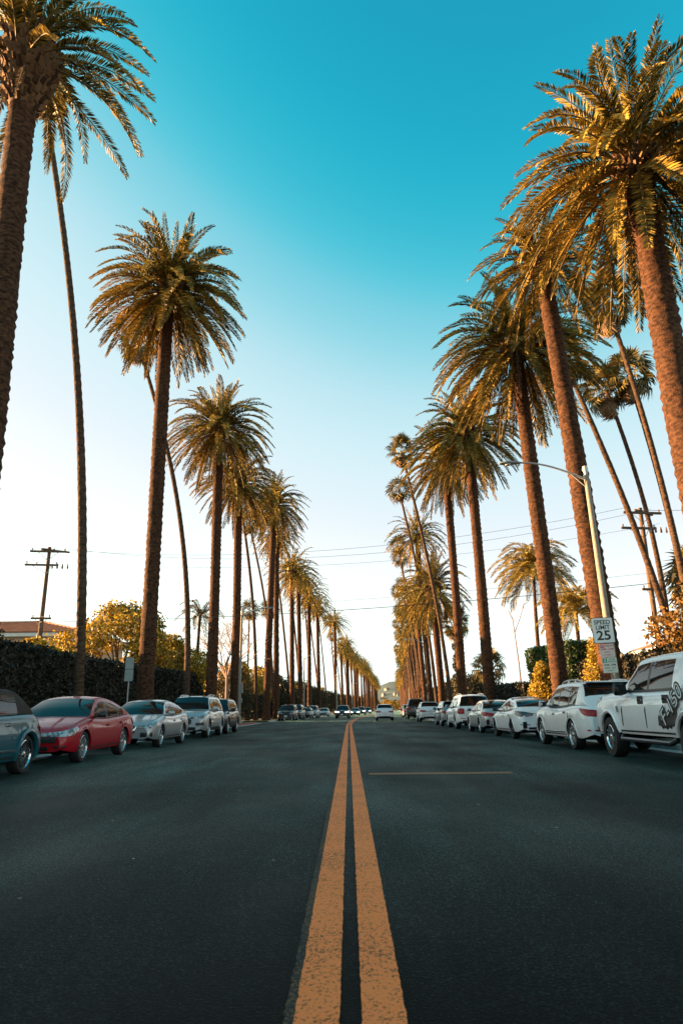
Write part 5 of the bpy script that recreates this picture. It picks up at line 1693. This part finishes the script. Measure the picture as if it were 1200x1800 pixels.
# pickup extras: side steps, dark plate for the bed opening, decal
for sd in (1, -1):
    MB().tube([(sd * .96, 1.36, .47), (sd * 1.03, 1.26, .40), (sd * 1.03, -.98, .40), (sd * .96, -1.1, .47)], .045, 8).build('side_step', M['dark_alloy'], tr)
    # lettering on the flank, tilted up towards the tail, black outline letters over a torn splash
    dec = text_mesh('F-150', .42, 1.06, .002, .026)
    q = Matrix.Rotation(-R(38) if False else R(33), 4, 'Z')
    for body_m, mat, off, k in ((dec, M['decal'], .010, 1.0), (text_mesh('F-150', .42, 1.06, .002, -.006), M['sign_white'], .014, 1.0)):
        o = link('side_lettering', body_m, mat, tr, angle=0)
        o.matrix_local = Matrix.Translation((sd * (1.006 + off), -1.13, 1.06)) @ Matrix.Rotation(R(90) * sd, 4, 'Z') @ Matrix.Rotation(R(90), 4, 'X') @ q
    rd = random.Random(6)
    vs = [(0, 0)]
    out = [(-.50, .70), (-.53, .86), (-.58, .90), (-.63, .78), (-.70, .80), (-.80, .86), (-.92, .88), (-1.02, .95), (-1.12, .97), (-1.22, 1.04), (-1.30, 1.02), (-1.28, .88), (-1.22, .76), (-1.14, .68), (-1.06, .72), (-.98, .65), (-.90, .69), (-.82, .63), (-.74, .69), (-.66, .64), (-.58, .70)]
    n_ = len(out)
    vv = [(sd * (truck.hw(a, b) + .004), a, b) for a, b in out] + [(sd * (truck.hw(a, b) + .008), a, b) for a, b in out]
    MB().add(vv, [tuple(range(n_)), tuple(range(2 * n_ - 1, n_ - 1, -1))] + [(k, (k + 1) % n_, n_ + (k + 1) % n_, n_ + k) for k in range(n_)]).build('splash_decal', M['decal'], tr, angle=0)
    for k, zz in enumerate((1.0, .97, .94, .91)):
        MB().box((sd * (truck.hw(1.5, zz) + .003), 1.50 - .012 * k, zz + .04), (.006, .10 - .015 * (k % 2), .018)).build('door_badge', M['decal'], tr, angle=0)
MB().box((0, -2.2, 1.485), (1.5, 1.35, .01)).build('bed_top_plate', M['trim'], tr, angle=0)  # flat dark plate on the bed top, standing in for its opening

qx = var(SUV, paint='p_pearl', L=4.95, wb=2.90, fa=1.50, W=1.94, H=1.72, kr=.16, spokes=5, rimr=.72, rubbing=True, chrome_trim=True, cround=.8, cap=.76, rbulge=.10,
         cab=(1.10, .40, -1.72, -2.36), wins=[(.80, -.08), (-.15, -.98), (-1.06, -1.62)], handles='chrome',
         top=[(-2.475, .90), (-2.41, 1.03), (-2.25, 1.10), (-1.5, 1.11), (-.5, 1.06), (.3, 1.04), (1.1, 1.09), (1.65, 1.05), (2.15, .97), (2.38, .87), (2.475, .74)])
qx_o = qx.build('pearl white SUV with roof rails right ahead of the white pickup', 'car', GQ, 6.67, 19.9, 0.0)
tesla = var(SED, paint='p_white', L=4.70, wb=2.87, fa=1.50, W=1.85, H=1.44, kr=.22, rdrop=.08, rbulge=.09, roofdark=True, rim='dark_alloy', spokes=10, tail='tail_dark', cround=.8, cap=.74, rearglass='glass', plate_r=None, plate_f=None, rimr=.73,
            cab=(1.18, .25, -.75, -1.98), wins=[(.86, -.14), (-.21, -.95), (-1.02, -1.42)], mirror='trim',
            top=[(-2.35, .84), (-2.27, .98), (-2.1, 1.04), (-1.75, 1.05), (-1.0, .985), (0, .94), (1.1, .94), (1.6, .87), (2.1, .76), (2.27, .68), (2.35, .56)])
te_o = tesla.build('smooth white electric sedan with a dark glass roof', 'car', GQ, 6.65, 26.75, 0.0)
corolla = var(SED, paint='p_silver2', spokes=10, plate_r='plate_dark', tail='taillamp', handles='chrome')
co_o = corolla.build('silver sedan between the electric sedan and the tall white SUV', 'car', GQ, 6.65, 33.0, 0.0)
ml = var(SUV, paint='p_white', L=4.8, wb=2.92, fa=1.50, W=1.92, H=1.80, rear='tallsuv', kr=.06, cap=.86, cround=.45, rdrop=.06, rbulge=.03, spokes=5,
         top=[(-2.4, .98), (-2.35, 1.08), (-2.2, 1.13), (-1.5, 1.13), (0, 1.09), (1.05, 1.12), (1.6, 1.08), (2.1, 1.02), (2.31, .93), (2.4, .80)],
         cab=(1.10, .45, -2.0, -2.33), wins=[(.80, -.06), (-.13, -.98), (-1.06, -1.78)], rg=(.12, .90))
ml_o = ml.build('tall white SUV with roof rails and upright red tail lamps', 'car', GQ, 6.7, 40.2, 0.0)
hatch = var(SUV, paint='p_grey', L=4.2, wb=2.60, fa=1.30, W=1.76, H=1.55, r=.33, rails=False, zlow=.22,
            top=[(-2.1, .86), (-2.03, .98), (-1.9, 1.03), (-1.3, 1.02), (0, .97), (.95, 1.0), (1.4, .95), (1.8, .87), (2.0, .78), (2.1, .66)],
            cab=(1.0, .30, -1.50, -2.02), wins=[(.72, -.12), (-.19, -.92), (-1.0, -1.4)], handles_y=[.0, -.88], doors=[(.98, .34), (-.12, .32), (-1.1, .62)])
ha_o = hatch.build('grey hatchback ahead of the tall white SUV', 'car', GQ, 6.65, 46.6, 0.0)

def repaint(root, mat):
    st = [root]
    while st:
        o = st.pop(); st += list(o.children)
        if o.type == 'MESH':
            for sl in o.material_slots:
                if sl.material and sl.material.name.startswith('car_paint'):
                    sl.link = 'OBJECT'; sl.material = mat
def far_car(src, paint, label, group, x, y, facing, name=None, cat='car', s=(1, 1, 1)):
    o = copy_tree(src)
    if name: o.name = name
    o.location = (x, y, 0); o.rotation_euler = (0, 0, facing); o.scale = s
    o['label'] = label; o['group'] = group; o['category'] = cat
    repaint(o, M[paint])
    return o
HL = PI
far_car(cx5_o, 'p_dark', 'black SUV parked first past the side road corner', GP, cx(75) - 7.0, 76.2, PI - head(75))
far_car(high_o, 'p_slate', 'dark slate SUV parked just behind the first black one', GP, cx(83) - 7.0, 83, PI - head(83))
far_car(red_o, 'p_dark', 'low black sedan parked between the dark SUVs and the silver-blue SUV', GP, cx(94) - 7.0, 94, PI - head(94))
far_car(high_o, 'p_blue', 'silver-blue SUV parked behind the low black sedan', GP, cx(101) - 7.0, 101.5, PI - head(101))
far_car(red_o, 'p_blue', 'pale blue sedan parked last before the oncoming queue', GP, cx(118) - 7.0, 118, PI - head(118))
GO = 'cars driving along the road'
lit_hl, nt_, bb_ = _mat('lit_headlamp')
bb_.inputs['Base Color'].default_value = (.8, .85, .9, 1); bb_.inputs['Emission Color'].default_value = (.9, .97, 1, 1); bb_.inputs['Emission Strength'].default_value = 1.2
def lights_on(o):
    for ch in o.children:
        if ch.name.startswith('headlight'):
            ch.material_slots[0].link = 'OBJECT'; ch.material_slots[0].material = lit_hl
for src, p, lab, y, off in ((cx5_o, 'p_dark', 'dark car leading the oncoming queue with its headlamps lit', 94, -2.1), (red_o, 'p_dark', 'dark sedan second in the oncoming queue with lit headlamps', 138, -2.9),
                            (high_o, 'p_slate', 'dark SUV third in the oncoming queue with lit headlamps', 153, -2.5), (cx5_o, 'p_dark', 'dark car last in the oncoming queue, at the bend', 186, -2.4)):
    o = far_car(src, p, lab, GO, cx(y) + off, y, PI - head(y), 'driving_car'); lights_on(o)
far_car(ha_o, 'p_white', 'white hatchback driving away in the pickup side lane', GO, cx(70) + 3.15, 70.5, -head(70), 'driving_car')
far_car(cx5_o, 'p_white', 'white crossover with dark lower trim, parked by the lamp with the notice plate', GQ, cx(63) + 6.75, 62.5, -head(63))
van = far_car(ml_o, 'p_green', 'tall dark green van parked ahead of the white crossover', GQ, cx(80) + 6.75, 80, -head(80), s=(1.05, 1.1, 1.22))
far_car(ha_o, 'p_grey', 'grey hatchback parked in front of the dark green van', GQ, cx(90) + 6.6, 92, -head(90))
far_car(te_o, 'p_silver', 'silver sedan parked far along past the dark green van', GQ, cx(101) + 6.7, 101, -head(101))
far_car(ml_o, 'p_white', 'white SUV parked far along past the dark green van', GQ, cx(111) + 6.7, 111, -head(111))
far_car(cx5_o, 'p_dark', 'dark SUV parked furthest along the pickup side', GQ, cx(122) + 6.7, 122, -head(122))

# windscreen stickers on the near cars
for o, zz, yy, xx in ((red_o, 1.12, .78, .10), (high_o, 1.32, .86, .05)):
    pass
